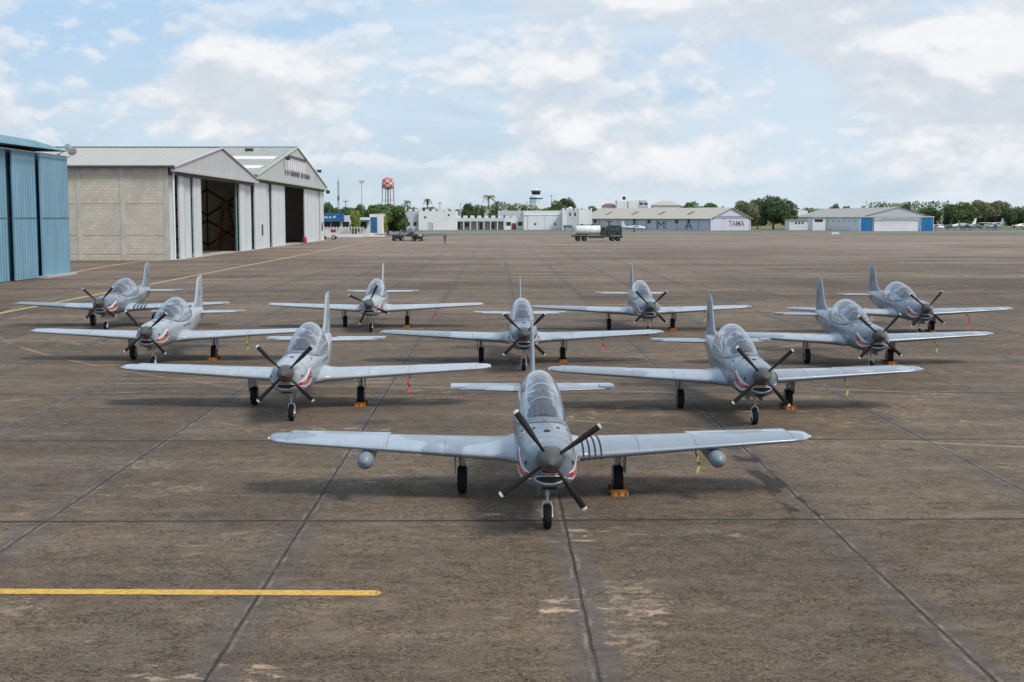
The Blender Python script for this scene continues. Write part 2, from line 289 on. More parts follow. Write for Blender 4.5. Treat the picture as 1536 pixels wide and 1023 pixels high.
def groundmat(name, c1, c2, sc, sx_=1.0, c3=None):
    m, t, b = newmat(name); g = t.node('ShaderNodeNewGeometry').outputs['Position']
    v = t.vmath('MULTIPLY', g, (sx_,1,1))
    c = t.mix(t.step(t.noise(v, sc, 7, .65), .36, .66), c1, c2)
    if c3: c = t.mix(t.step(t.noise(t.vmath('ADD', v, (40,3,0)), sc*.4, 4), .48, .66, 0, .8), c, c3)
    t.put(b.inputs['Base Color'], c); b.inputs['Roughness'].default_value = .92; b.inputs['Specular IOR Level'].default_value = .2
groundmat('grass', (.11,.125,.055), (.20,.19,.095), .12, .3, (.30,.24,.15)); groundmat('road', (.14,.14,.145), (.20,.195,.19), .06, .2, (.24,.23,.22))
groundmat('dirt', (.27,.20,.11), (.36,.27,.16), .2, .3, (.20,.17,.10))
m, t, b = newmat('yellow_line'); g = t.node('ShaderNodeNewGeometry').outputs['Position']
c = t.mix(t.step(t.noise(g, 9, 7, .7), .38, .6), (.50,.28,.03), (.72,.42,.06)); c = t.mix(t.step(t.noise(g, 11, 7, .8), .54, .62, 0, .75), c, (.17,.14,.10)); t.put(b.inputs['Base Color'], c); b.inputs['Roughness'].default_value = .6
m, t, b = newmat('yellow_old'); g = t.node('ShaderNodeNewGeometry').outputs['Position']
c = t.mix(t.step(t.noise(g, .8, 6, .7), .4, .66), (.52,.37,.14), (.30,.24,.16)); t.put(b.inputs['Base Color'], c); b.inputs['Roughness'].default_value = .7
m, t, b = newmat('checker_red'); co = obj_co(t); s = t.sep(co)
an = t.math('DIVIDE', t.math('ARCTAN2', s[1], s[0]), 2*math.pi/10); ck = t.math('ADD', t.math('FLOOR', an), t.math('FLOOR', t.math('DIVIDE', s[2], 1.3)))
ck = t.math('MODULO', t.math('ADD', ck, 100), 2.0); t.put(b.inputs['Base Color'], t.mix(t.step(ck, .4, .6), (.58,.16,.12), (.8,.76,.72))); b.inputs['Roughness'].default_value = .5

# ------------------------------------------------------------------ mesh helpers
class MB:
    def __init__(s): s.v = []; s.f = []; s.m = []
    def add(s, vs, fs, mi=0):
        o = len(s.v); s.v += [tuple(v) for v in vs]; s.f += [tuple(o+i for i in f) for f in fs]; s.m += [mi]*len(fs); return s
    def box(s, x0, x1, y0, y1, z0, z1, mi=0, M4=None):
        vs = [Vector((x, y, z)) for x in (x0,x1) for y in (y0,y1) for z in (z0,z1)]
        if M4: vs = [M4 @ v for v in vs]
        return s.add(vs, [(0,1,3,2),(4,6,7,5),(0,4,5,1),(2,3,7,6),(0,2,6,4),(1,5,7,3)], mi)
    def grid(s, rows, closed=True, cap0=False, cap1=False, mi=0):
        n = len(rows[0]); o = len(s.v); fs = []
        for i in range(len(rows)-1):
            for j in range(n if closed else n-1):
                k = (j+1) % n; fs.append((i*n+j, i*n+k, (i+1)*n+k, (i+1)*n+j))
        if cap0: fs.append(tuple(reversed(range(n))))
        if cap1: fs.append(tuple((len(rows)-1)*n+j for j in range(n)))
        return s.add([v for r in rows for v in r], fs, mi)
    def tube(s, p0, p1, r0, r1=None, n=10, mi=0, cap=True):
        p0, p1 = Vector(p0), Vector(p1); r1 = r0 if r1 is None else r1; d = (p1-p0).normalized()
        a = d.orthogonal().normalized(); b = d.cross(a)
        rows = [[p+(a*math.cos(2*math.pi*j/n)+b*math.sin(2*math.pi*j/n))*r for j in range(n)] for p, r in ((p0,r0),(p1,r1))]
        return s.grid(rows, True, cap, cap, mi)
    def path(s, pts, r, n=6, mi=0, closed=False):
        pts = [Vector(p) for p in pts]; rows = []; up = Vector((.13,.21,.97)).normalized()
        N = len(pts)
        for i, p in enumerate(pts):
            d = (pts[(i+1) % N]-pts[i-1]) if closed else (pts[min(i+1, N-1)]-pts[max(i-1, 0)])
            d.normalize(); a = d.cross(up)
            if a.length < .05: a = d.cross(Vector((1,0,0)))
            a.normalize(); b = d.cross(a); rows.append([p+(a*math.cos(2*math.pi*j/n)+b*math.sin(2*math.pi*j/n))*r for j in range(n)])
        if closed: rows.append(rows[0])
        return s.grid(rows, True, not closed, not closed, mi)
    def lathe(s, c, axis, prof, n=24, mi=0):
        """prof: (distance along axis, radius)"""
        c = Vector(c); d = Vector(axis).normalized(); a = d.orthogonal().normalized(); b = d.cross(a)
        rows = [[c+d*h+(a*math.cos(2*math.pi*j/n)+b*math.sin(2*math.pi*j/n))*r for j in range(n)] for h, r in prof]
        return s.grid(rows, True, prof[0][1] > .001, prof[-1][1] > .001, mi)
    def prism(s, poly, ext, mi=0):
        """poly: list of Vectors (convex or simple), ext: Vector"""
        n = len(poly); e = Vector(ext); vs = [Vector(p) for p in poly]+[Vector(p)+e for p in poly]
        fs = [tuple(range(n)), tuple(reversed(range(n, 2*n)))]+[(i, i+n, (i+1) % n+n, (i+1) % n) for i in range(n)]
        return s.add(vs, fs, mi)
    def build(s, name, mats, parent=None, smooth=None, loc=None, fix=True):
        me = bpy.data.meshes.new(name); me.from_pydata(s.v, [], s.f)
        if not isinstance(mats, (list, tuple)): mats = [mats]
        for mm in mats: me.materials.append(M[mm] if isinstance(mm, str) else mm)
        me.polygons.foreach_set('material_index', s.m)
        if fix:
            import bmesh
            bm = bmesh.new(); bm.from_mesh(me); bmesh.ops.recalc_face_normals(bm, faces=bm.faces); bm.to_mesh(me); bm.free()
        if smooth is not None:
            me.polygons.foreach_set('use_smooth', [True]*len(me.polygons)); me.set_sharp_from_angle(angle=R(smooth))
        me.update()
        o = bpy.data.objects.new(name, me); C.objects.link(o)
        if parent: o.parent = parent
        if loc is not None: o.location = loc
        return o
def tag(o, label=None, cat=None, group=None, kind=None):
    for k, v in (('label', label), ('category', cat), ('group', group), ('kind', kind)):
        if v: o[k] = v
    return o
def empty(name, loc=(0,0,0), rz=0, label=None, cat=None, group=None):
    o = bpy.data.objects.new(name, None); C.objects.link(o); o.location = loc; o.rotation_euler = (0,0,rz); o.empty_display_size = .3
    return tag(o, label, cat, group)
def copy_tree(o, parent=None):
    c = o.copy(); C.objects.link(c)
    if parent: c.parent = parent
    for ch in kids[o.name] if o.name in kids else [x for x in o.children]: copy_tree(ch, c)
    return c
kids = {}
def text_mesh(txt, name, mat, size, loc, rot, parent, ext=.02, bold=.0, xs=1.0):
    cu = bpy.data.curves.new('t', 'FONT'); cu.body = txt; cu.size = size; cu.extrude = ext; cu.offset = bold; cu.align_x = 'CENTER'; cu.align_y = 'CENTER'
    to = bpy.data.objects.new('t', cu); C.objects.link(to); dg = bpy.context.evaluated_depsgraph_get()
    me = bpy.data.meshes.new_from_object(to.evaluated_get(dg)); bpy.data.objects.remove(to); me.materials.clear(); me.materials.append(M[mat])
    o = bpy.data.objects.new(name, me); C.objects.link(o); o.parent = parent; o.location = loc; o.rotation_euler = rot; o.scale = (xs,1,1)
    return o
def lerp_table(tab, y):
    """smooth interpolation in rows sorted by first column"""
    if y <= tab[0][0]: return tab[0][1:]
    if y >= tab[-1][0]: return tab[-1][1:]
    for i in range(len(tab)-1):
        if tab[i][0] <= y <= tab[i+1][0]:
            a, b_ = tab[i], tab[i+1]; h = b_[0]-a[0]; u = (y-a[0])/h
            p = tab[i-1] if i > 0 else a; q = tab[i+2] if i+2 < len(tab) else b_
            out = []
            for k in range(1, len(a)):
                m0 = (b_[k]-p[k])/(b_[0]-p[0]) if p is not a else (b_[k]-a[k])/h
                m1 = (q[k]-a[k])/(q[0]-a[0]) if q is not b_ else (b_[k]-a[k])/h
                out.append((2*u**3-3*u**2+1)*a[k]+(u**3-2*u**2+u)*h*m0+(-2*u**3+3*u**2)*b_[k]+(u**3-u**2)*h*m1)
            return tuple(out)
# ------------------------------------------------------------------ SETTING: ground sheets
def sheet(name, x0, x1, y0, y1, z, mat, nx=1, ny=1):
    mb = MB(); rows = [[(x0+(x1-x0)*j/nx, y0+(y1-y0)*i/ny, z) for j in range(nx+1)] for i in range(ny+1)]
    mb.grid(rows, False); o = mb.build(name, mat); tag(o, kind='structure'); return o
sheet('ground', -6000, 6000, -300, 9000, -.03, 'grass')
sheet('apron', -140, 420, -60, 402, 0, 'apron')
sheet('pavement', -140, -36, 402.02, 560, -.004, 'road')
sheet('road', -36, 700, 452, 556, -.012, 'road')
dirt = MB(); pts = [(130,330),(150,322),(200,320),(300,322),(419,330),(419,352),(300,350),(190,346),(150,340)]
dirt.add([(x, y, .005) for x, y in pts], [tuple(range(len(pts)))]); tag(dirt.build('dirt_patch', 'dirt'), kind='structure')
mb = MB(); n = 60
def stripe(mb, pts, w_, z=.006):
    rows = []
    for i, p in enumerate(pts):
        p = Vector(p); d = (Vector(pts[min(i+1, len(pts)-1)])-Vector(pts[max(i-1, 0)])).normalized(); s_ = Vector((-d.y, d.x))*w_/2
        rows.append([(p.x-s_.x, p.y-s_.y, z), (p.x+s_.x, p.y+s_.y, z)])
    mb.grid(rows, False)
p0, p1 = gnd(-260, 886), gnd(569, 890)
w0 = MB(); stripe(w0, [(p0.x+(p1.x-p0.x)*i/40, p0.y+(p1.y-p0.y)*i/40) for i in range(40)]+[(p1.x-.04, p1.y)], .27)
w0.add([(p1.x-.05, p1.y-.135, .006), (p1.x+.02, p1.y-.06, .006), (p1.x+.03, p1.y+.04, .006), (p1.x-.05, p1.y+.135, .006)], [(0,1,2,3)])
tag(w0.build('yellow_marking', 'yellow_line'), kind='structure')
w0 = MB(); stripe(w0, [(-29.6, y) for y in range(30, 396, 6)], .42); tag(w0.build('taxiway_line', 'yellow_old'), kind='structure')
w0 = MB(); stripe(w0, [tuple(gnd(*q))[:2] for q in ((100,410), (125,405.5), (150,401), (178,396.5), (205,393), (232,391), (256,390))], .45); tag(w0.build('taxiway_line', 'yellow_old'), kind='structure')
# threshold slab in front of the hangars
sheet('hangar_threshold', -46, -42.2, 171.5, 323, .03, 'concrete_pale')

# ------------------------------------------------------------------ TRAINER PLANE
FUS = [(-4.0,1.69,1.18,.26,1.44), (-3.95,1.71,.99,.34,1.30), (-3.80,1.73,.895,.425,1.24), (-3.45,1.752,.82,.505,1.22), (-3.0,1.775,.78,.545,1.24), (-2.4,1.80,.76,.54,1.30),
       (-1.8,1.83,.75,.545,1.32), (-.5,1.84,.75,.545,1.33), (.8,1.88,.78,.53,1.36), (1.6,1.95,.83,.50,1.42), (2.2,1.95,.90,.44,1.45), (3.2,1.89,1.04,.33,1.49), (4.2,1.83,1.19,.215,1.53), (5.0,1.76,1.34,.12,1.56), (5.3,1.68,1.46,.055,1.57)]
NU, NL = 2.35, 2.75
def fus_hw(y, z):
    top, bot, hw, zw = lerp_table(FUS, y)
    if z > zw: h, n = top-zw, NU
    else: h, n = zw-bot, NL
    q = min(1, abs(z-zw)/h); return hw*(1-q**n)**(1/n)
def fus_row(y, N=36):
    top, bot, hw, zw = lerp_table(FUS, y); r = []
    for j in range(N):
        a = 2*math.pi*j/N; c, s_ = math.cos(a), math.sin(a); n = NU if s_ > 0 else NL
        x = hw*math.copysign(abs(c)**(2/n), c); z = zw+(top-zw if s_ > 0 else zw-bot)*math.copysign(abs(s_)**(2/n), s_)
        r.append(Vector((x, y, z)))
    return r
CAN = [(-2.1,1.76,.28), (-1.75,1.94,.40), (-1.3,2.16,.47), (-.8,2.33,.495), (-.2,2.45,.505), (.4,2.50,.505), (.9,2.46,.49), (1.35,2.33,.45), (1.7,2.15,.38), (1.98,1.93,.27)]
CZ = 1.45
def can_hw(y, z):
    top, hw = lerp_table(CAN, y); q = (z-CZ)/(top-CZ)
    return hw*(1-min(1, max(q, 0))**2.15)**(1/2.15) if q < 1 else 0
def can_row(y, N=26, inset=0.0):
    top, hw = lerp_table(CAN, y); r = []
    for j in range(N+1):
        a = math.pi*j/N; c, s_ = math.cos(a), math.sin(a)
        r.append(Vector(((hw-inset)*math.copysign(abs(c)**(2/2.15), c), y, CZ+(top-CZ-inset)*abs(s_)**(2/2.15))))
    return r
def fsurf(y, z, side, off=.004): return Vector((side*(fus_hw(y, z)+off), y, z))
def foil(c, t_):
    return 5*t_*(.2969*math.sqrt(c)-.126*c-.3516*c*c+.2843*c**3-.1036*c**4)
CH = [0,.006,.02,.05,.1,.18,.28,.4,.55,.7,.85,1.0]
def foil_row(pos, le, te, t_, vertical=False, camber=.018):
    ch = te-le; up = []; lo = []
    for c in CH:
        cm = camber*math.sin(math.pi*c); up.append((le+c*ch, (foil(c, t_)+cm)*ch)); lo.append((le+c*ch, (-foil(c, t_)+cm)*ch))
    pts = list(reversed(up))+lo[1:]
    if vertical: return [Vector((h, y, pos[2])) for y, h in pts]
    return [Vector((pos[0], y, pos[2]+h)) for y, h in pts]
WING = [(.30,-1.75,1.85,.98,.12), (.46,-1.52,1.6,.975,.15), (.56,-1.30,1.40,.965,.165), (.72,-1.15,1.24,.96,.16), (.95,-1.11,1.17,.965,.15), (3.2,-.84,.87,1.075,.14), (5.15,-.61,.60,1.17,.125), (5.36,-.55,.57,1.18,.12), (5.48,-.44,.52,1.185,.11), (5.55,-.28,.44,1.187,.09), (5.585,-.05,.33,1.188,.04)]
def wing_at(x): return lerp_lin(WING, x)
def lerp_lin(tab, x):
    for i in range(len(tab)-1):
        if tab[i][0] <= x <= tab[i+1][0]:
            u = (x-tab[i][0])/(tab[i+1][0]-tab[i][0]); return [tab[i][k]*(1-u)+tab[i+1][k]*u for k in range(1, len(tab[i]))]
    return tab[-1][1:]
def gear_main(par, sd, smat='strut'):
    g = MB(); x = 1.62*sd
    g.tube((x, 0, .93), (x, 0, .52), .045, n=12); g.tube((x, 0, .55), (x, 0, .30), .03, n=10, mi=1)
    g.tube((x+.10*sd, 0, .28), (x-.11*sd, 0, .28), .035, n=10); g.tube((x-.11*sd, 0, .28), (x-.1*sd, -.0, .56), .03, n=8); g.tube((x-.1*sd, 0, .56), (x, 0, .56), .03, n=8)
    g.path([(x+.02, -.05, .60), (x+.01, -.13, .48), (x, -.05, .36)], .016, 6); g.tube((x-.16*sd, -.02, .92), (x-.04*sd, 0, .6), .014, n=6); g.path([(x+.04*sd, -.05, .9), (x+.06*sd, -.08, .65), (x-.02*sd, -.06, .40)], .009, 5, 2)
    o = g.build('main_gear', [smat, 'steel', 'black'], par, 40)
    wh = MB(); c = (x, 0, .285)
    wh.lathe(c, (1,0,0), [(-.085,.15), (-.10,.2), (-.095,.25), (-.06,.283), (0,.288), (.06,.283), (.095,.25), (.10,.2), (.085,.15)], 28, 0)
    wh.lathe(c, (1,0,0), [(-.09,.0), (-.075,.06), (-.088,.13), (-.084,.155), (.084,.155), (.088,.13), (.075,.06), (.09,.0)], 20, 1)
    wh.build('wheel', ['tyre', 'hub'], o, 35)
    d = MB(); d.box(x+.125*sd, x+.14*sd, -.20, .20, .42, .93); d.box(x+.12*sd, x+.155*sd, -.21, -.19, .42, .93); return o, d
def make_plane(fus_m, wing_m, frame_m, name='trainer_plane'):
    root = empty(name)
    f = MB(); ys = []; y = -3.96
    ys = [-4.0,-3.985,-3.965,-3.94,-3.89,-3.84,-3.75,-3.65,-3.5,-3.3,-3.1,-2.8,-2.5,-2.2,-1.9,-1.5,-1,-.5,0,.5,1,1.4,1.8,2.2,2.6,3,3.4,3.8,4.2,4.6,5,5.2,5.3]
    f.grid([fus_row(y) for y in ys], True, True, True); fus = f.build('fuselage', fus_m, root, 50)
    # panel seams round the cowl and rear body
    pl = MB()
    for y in (-3.42, -2.62, -2.05, 1.35, 2.9):
        ra = fus_row(y-.006, 48); rb = fus_row(y+.006, 48)
        for r_ in (ra, rb):
            top, bot, hw, zw = lerp_table(FUS, y)
            for v in r_: d = Vector((v.x, 0, v.z-zw)).normalized(); v += d*.003
        pl.grid([ra, rb])
    for sd in (1, -1):
        for zf, ya, yb in ((1.52,-3.42,-2.62), (1.12,-3.42,-2.05), (1.15,-1.9,2.9)):
            k = 16; pl.grid([[fsurf(ya+(yb-ya)*i/k, zf-.005, sd, .003), fsurf(ya+(yb-ya)*i/k, zf+.005, sd, .003)] for i in range(k+1)], False)
    pl.build('panel_seams', 'frame_dark', fus)
    # shark mouth on both cheeks and across the chin
    def lip(u):      # u 0 front .. 1 rear corner ; returns y, z low, z high
        y = -3.94+u*1.02; zl = 1.09-.09*math.sin(math.pi*u)+.07*u**3; zh = 1.21+.34*u**1.0
        if u > .93: k = (u-.93)/.07; m_ = (zl+zh)/2; zl += (m_-zl)*k*.8; zh += (m_-zh)*k*.8
        return y, zl, zh
    N = 24
    for sd in (1, -1):
        mw, mr, mt = MB(), MB(), MB()
        def strip(mb_, e, off):
            rows = []
            for i in range(N+1):
                u = i/N; y, zl, zh = lip(u); h = zh-zl; a, b_ = zl+h*e, zh-h*e
                rows.append([fsurf(y, a+(b_-a)*k/5, sd, off) for k in range(6)])
            mb_.grid(rows, False)
        strip(mw, 0.0, .004); strip(mr, .20, .007)
        for i in range(11):
            u = .12+.8*i/11; u2 = u+.055; um = (u+u2)/2
            ya, zla, zha = lip(u); yb, zlb, zhb = lip(u2); ym, zlm, zhm = lip(um); h = zhm-zlm
            mt.add([fsurf(ya, zha-h*.12, sd, .010), fsurf(yb, zhb-h*.12, sd, .010), fsurf(ym, zhm-h*.60, sd, .010)], [(0,1,2)])
            mt.add([fsurf(ya, zla+h*.12, sd, .010), fsurf(yb, zlb+h*.12, sd, .010), fsurf(ym, zlm+h*.40, sd, .010)], [(0,1,2)])
        mo = mw.build('shark_mouth', 'white', root, fix=False); mr.build('gum', 'red', mo, fix=False); mt.build('teeth', 'white', mo, fix=False)
    # chin bands under the spinner
    cb = MB()
    for (za, mi, hw_) in ((1.235, 1, .24), (1.215, 0, .26), (1.197, 2, .27), (1.188, 1, .28)):
        rows = []
        for i in range(13):
            x = -hw_+2*hw_*i/12; yy = -4.025+ .07*(x/hw_)**2+.0*mi; z = za+.035*(x/hw_)**2
            rows.append([(x, yy, z), (x, yy-.0, z-.018 if mi != 2 else z-.012)])
        cb.grid(rows, False, mi=mi)
    cb.build('chin_stripe', ['red', 'black', 'white'], fus, fix=False)
    it = MB(); ring = []; NN = 28
    for j in range(NN):
        a = 2*math.pi*j/NN; cx_, cz_ = math.cos(a), math.sin(a); row = []
        for k in range(8):
            q = 2*math.pi*k/8; rr = .022*math.cos(q); row.append(Vector(((.265+rr)*cx_, -4.0+.03*math.sin(q)+.04*cx_*cx_, 1.085+(.075+rr)*cz_+.02*cx_*cx_)))
        ring.append(row)
    ring.append(ring[0]); it.grid(ring)
    it.add([Vector((0, -4.014, 1.085))]+[Vector((.265*math.cos(2*math.pi*j/NN), -4.012+.04*math.cos(2*math.pi*j/NN)**2, 1.085+.076*math.sin(2*math.pi*j/NN)+.02*math.cos(2*math.pi*j/NN)**2)) for j in range(NN)], [(0, 1+j, 1+(j+1) % NN) for j in range(NN)], 1)
    it.box(-.13, .13, -3.90, -3.75, .885, .915, 1)
    it.build('air_intake', ['paint_light' if 'light' in fus_m else 'frame_light', 'black'], root, 60, fix=False)
    # dark ports and top scoop
    def spot(y, z, sd, r_, rz=None):
        rz = rz or r_; sp = MB(); sp.add([fsurf(y+r_*math.cos(a), z+rz*math.sin(a), sd, .006) for a in [2*math.pi*i/12 for i in range(12)]], [tuple(range(12))]); sp.build('port', 'black', fus, fix=False)
    for sd in (1, -1):
        spot(-3.80, 1.36, sd, .042); spot(-3.2, .98, sd, .035, .05); spot(-2.15, 1.66, sd, .05, .03); spot(.6, 1.52, sd, .025, .045)
    def toppt(x, y):
        top, bot, hw, zw = lerp_table(FUS, y); q = min(.999, abs(x)/hw); return Vector((x, y, zw+(top-zw)*(1-q**NU)**(1/NU)+.008))
    sp = MB(); sp.add([toppt(x, y) for x, y in ((-.07,-2.95), (-.04,-2.99), (0,-3.0), (.04,-2.99), (.07,-2.95), (.05,-2.86), (0,-2.80), (-.05,-2.86))], [tuple(range(8))]); sp.build('air_scoop', 'black', fus, fix=False)
    for sd in (1, -1): sp = MB(); sp.add([toppt(sd*.23+.035*math.cos(a), -2.5+.05*math.sin(a)) for a in [2*math.pi*i/10 for i in range(10)]], [tuple(range(10))]); sp.build('port', 'black', fus, fix=False)
    for sd in (1, -1):
        e = MB(); e.path([(sd*.44, -3.42, 1.30), (sd*.515, -3.32, 1.285), (sd*.56, -3.16, 1.27)], .036, 10); e.build('exhaust', 'frame_dark', root, 50)
    # aerial and beacon
    a_ = MB(); a_.prism([(-.006,2.3,1.93), (-.006,2.5,1.93), (-.006,2.47,2.16), (-.006,2.42,2.16)], (.012,0,0)); a_.build('aerial', 'frame_dark', root); a_ = MB(); a_.tube((.1,-1.1,.78), (.1,-1.05,.55), .012, n=6); a_.build('belly_aerial', 'frame_dark', root)
    # wings
    for sd in (1, -1):
        wg = MB(); wg.grid([[Vector((p.x*sd, p.y, p.z)) for p in foil_row((x,0,z), le, te, t_)] for x, le, te, z, t_ in WING], True, True, True)
        wo_ = wg.build('wing', wing_m, root, 40)
        al = MB(); rows = []
        for x in (3.15, 5.2):
            le, te, z, t_ = wing_at(x); rows.append([Vector((x*sd, yy, zz_)) for yy, zz_ in ((te-.36, z+.052), (te-.34, z+.062), (te+.055, z+.040), (te+.055, z+.028), (te-.34, z-.03), (te-.36, z-.02))])
        al.grid(rows, True, True, True); al.build('aileron', wing_m, wo_, 30)
        fl = MB(); rows = []
        for x in (.95, 3.08):
            le, te, z, t_ = wing_at(x); rows.append([Vector((x*sd, yy, zz_)) for yy, zz_ in ((te-.46, z+.085), (te-.44, z+.09), (te+.02, z+.008), (te+.02, z-.004), (te-.44, z-.05), (te-.46, z-.04))])
        fl.grid(rows, True, True, True); fl.build('flap', wing_m, wo_, 30)
        sm = MB()
        for x in (1.95, 3.12, 5.15):
            for c0, c1 in zip(CH[1:-1], CH[2:]):
                pts = []
                for xx in (x-.005, x+.005):
                    le, te, z, t_ = wing_at(xx); ch = te-le
                    for c in (c0, c1): pts.append((xx*sd, le+c*ch, z+(foil(c, t_)+.018*math.sin(math.pi*c))*ch+.004))
                sm.add(pts, [(0,1,3,2)])
        sm.build('panel_seams', 'frame_dark', wo_)
        lt = MB(); lt.lathe((5.57*sd, -.22, 1.187), (0,1,0), [(-.07,0), (-.04,.022), (.02,.028), (.1,.02), (.14,0)], 10); lt.build('wingtip_light', 'lampglass', wo_, 60)
        tp = MB(); TPS = [(.05,3.82,5.06,1.60,.10), (.5,3.90,5.04,1.60,.10), (1.7,4.16,4.98,1.605,.09), (1.9,4.24,4.96,1.605,.085), (1.96,4.36,4.93,1.605,.05)]
        tp.grid([[Vector((p.x*sd, p.y, p.z)) for p in foil_row((x,0,z), le, te, t_, camber=0)] for x, le, te, z, t_ in TPS], True, True, True); to_ = tp.build('tailplane', wing_m, root, 40)
        el = MB(); el.box(1.62*sd, 1.97*sd, 4.18, 4.62, 1.615, 1.668); el.box(.3*sd, 1.97*sd, 4.70, 5.08, 1.592, 1.632); el.build('elevator', wing_m, to_, 30)
        go, door = gear_main(root, sd); door.build('gear_door', fus_m, go)
    fn = MB(); FN = [(1.70,2.75,4.72,.05), (1.86,3.15,4.74,.06), (2.0,3.62,4.76,.085), (2.2,3.9,4.78,.10), (2.9,4.28,4.84,.11), (3.06,4.40,4.85,.10), (3.13,4.52,4.85,.07)]
    fn.grid([foil_row((0,0,z), le, te+.25, t_, True, 0) for z, le, te, t_ in FN], True, True, True); fn.build('fin', fus_m, root, 40)
    rd = MB(); RD = [(1.36,4.95,5.22,.14), (1.8,4.82,5.36,.13), (2.9,4.92,5.32,.10), (3.13,4.86,5.27,.10), (3.17,4.92,5.22,.05)]
    rd.grid([foil_row((0,0,z), le, te, t_, True, 0) for z, le, te, t_ in RD], True, True, True); rd.build('rudder', fus_m, root, 40)
    mk = MB()
    for sd in (1, -1):
        for k, (y0, z0, w_, h_) in enumerate(((4.45,2.30,.30,.035), (4.48,2.38,.24,.05), (4.5,2.48,.2,.04))): mk.box(sd*.052, sd*.056, y0, y0+w_, z0, z0+h_)
    mk.build('fin_marking', 'frame_dark', root)
    rr = random.Random(2)
    for sd in (1, -1):
        sl_ = MB(); y = -.55
        while y < .75:
            w_ = rr.uniform(.035, .075); sl_.add([fsurf(y, 1.36, sd, .004), fsurf(y+w_, 1.36, sd, .004), fsurf(y+w_, 1.43, sd, .004), fsurf(y, 1.43, sd, .004)], [(0,1,2,3)]); y += w_+.025
        sl_.build('side_lettering', 'frame_mid', fus, fix=False)
    # rear tie-down / tail light
    tl = MB(); tl.tube((0,5.28,1.57), (0,5.42,1.57), .03, .015, 8); tl.build('tail_light', 'white', root, 50)
    # canopy
    cg = MB(); cys = [-2.1,-1.98,-1.85,-1.7,-1.5,-1.3,-1.1,-.9,-.7,-.5,-.3,-.1,.1,.3,.5,.7,.9,1.1,1.3,1.5,1.65,1.8,1.9,1.98]
    cg.grid([can_row(y) for y in cys], False); cgo = cg.build('canopy', 'canopy_glass', root, 60, fix=False)
    fr = MB(); ln = {1: [], -1: []}
    yy = [-2.02+i*.05 for i in range(80) if -2.02+i*.05 < 1.97]
    for y in yy:
        lo, hi = 1.46, lerp_table(CAN, y)[0]
        z = lo; best = None
        while z < hi:
            if can_hw(y, z) > fus_hw(y, z)+.001 and best is None and z > 1.5: best = z
            z += .006
        if best is None: continue
        for sd in (1, -1): ln[sd].append(Vector((sd*(can_hw(y, best)+.004), y, best+.005)))
    yf = ln[1][0].y
    full = list(reversed(ln[-1]))
    for i in range(1, 12):       # windscreen base sweeping over the nose
        u = i/12; x = -ln[1][0].x+2*ln[1][0].x*u; full.append(Vector((x, yf-.10*math.sin(math.pi*u), max(ln[1][0].z, toppt(x, yf).z-.004))))
    full += ln[1]; fr.path(full, .022, 6)
    fr.build('canopy_frame', frame_m, cgo, 50)
    for y, r_, mm in ((-.62,.016,'frame_light'), (.42,.014,'frame_light'), (-1.22,.010,'frame_light')):
        hp = MB(); pts = [p+Vector((0, .16*(1-abs(p.x)/.5), 0)) if y == -.62 else p for p in can_row(y, 20, .025) if p.z > 1.62]; hp.path(pts, r_, 6); hp.build('canopy_hoop', mm, cgo, 50)
    # windscreen skirt
    sk = MB(); rows = []
    for i in range(17):
        u = -1+2*i/16; x0 = u*.44; rows.append([])
        for k, (dy, ex) in enumerate(((-.27,.004), (-.12,.016), (.06,.03))):
            y = -1.86+dy+.36*u*u; q = toppt(x0, y); rows[-1].append(Vector((q.x, q.y, q.z+ex)))
    sk.grid(rows, False); sk.build('windscreen_skirt', 'frame_mid', root, 60)
    ck = MB()
    ck.grid([[Vector((x, y, z)) for x, z in ((-.32,1.72),(-.27,1.88+dz),(-.16,1.955+dz),(0,1.98+dz),(.16,1.955+dz),(.27,1.88+dz),(.32,1.72))] for y, dz in ((-1.5,-.10), (-1.2,0), (-1.0,.03))], False, mi=0)
    ck.add([(x, -1.0, z) for x, z in ((-.32,1.72),(-.27,1.91),(-.16,1.985),(0,2.01),(.16,1.985),(.27,1.91),(.32,1.72))], [tuple(range(7))])
    ck.build('instrument_hood', 'coaming', root, 50)
    rh = MB(); rh.grid([[Vector((x, y, z)) for x, z in ((-.34,1.80),(-.3,2.05),(-.14,2.13),(.14,2.13),(.3,2.05),(.34,1.80))] for y in (-.12, .2)], False, False, False); rh.build('rear_instrument_hood', 'tub', root, 50)
    tb = MB(); tb.grid([[Vector((x, y, lerp_table(FUS, y)[0]+.012-.12*abs(x/.36)**2.2)) for x in (-.36,-.2,0,.2,.36)] for y in (-1.4,-.6,.2,1.0,1.6)], False); tb.build('cockpit_lining', 'tub', root, 60)
    for (y, dz) in ((-.52, 0), (.72, .12)):
        se = MB()
        se.grid([[Vector((x*w_, y+.02+yy_, z+dz)) for x, yy_ in ((-1,-.06),(-.7,-.10),(.7,-.10),(1,-.06),(1,.08),(-1,.08))] for z, w_ in ((1.70,.22), (1.95,.23), (2.05,.20), (2.08,.12))], True, True, True)
        se.grid([[Vector((x*w_, y-.05+yy_, z+dz)) for x, yy_ in ((-1,-.05),(1,-.05),(1,.06),(-1,.06))] for z, w_ in ((2.06,.11), (2.10,.135), (2.20,.135), (2.24,.10))], True, True, True)
        se.box(-.24, .24, y-.42, y-.05, 1.74+dz*.5, 1.84+dz); se.build('seat', 'seat', root, 40)
    # propeller
    s_ = MB(); s_.lathe((0,-4.02,1.46), (0,-1,0), [(-.06,.225), (.06,.228), (.14,.21), (.27,.155), (.40,.09), (.50,.04), (.55,.0)], 28); s_.build('spinner', 'spinner', root, 60)
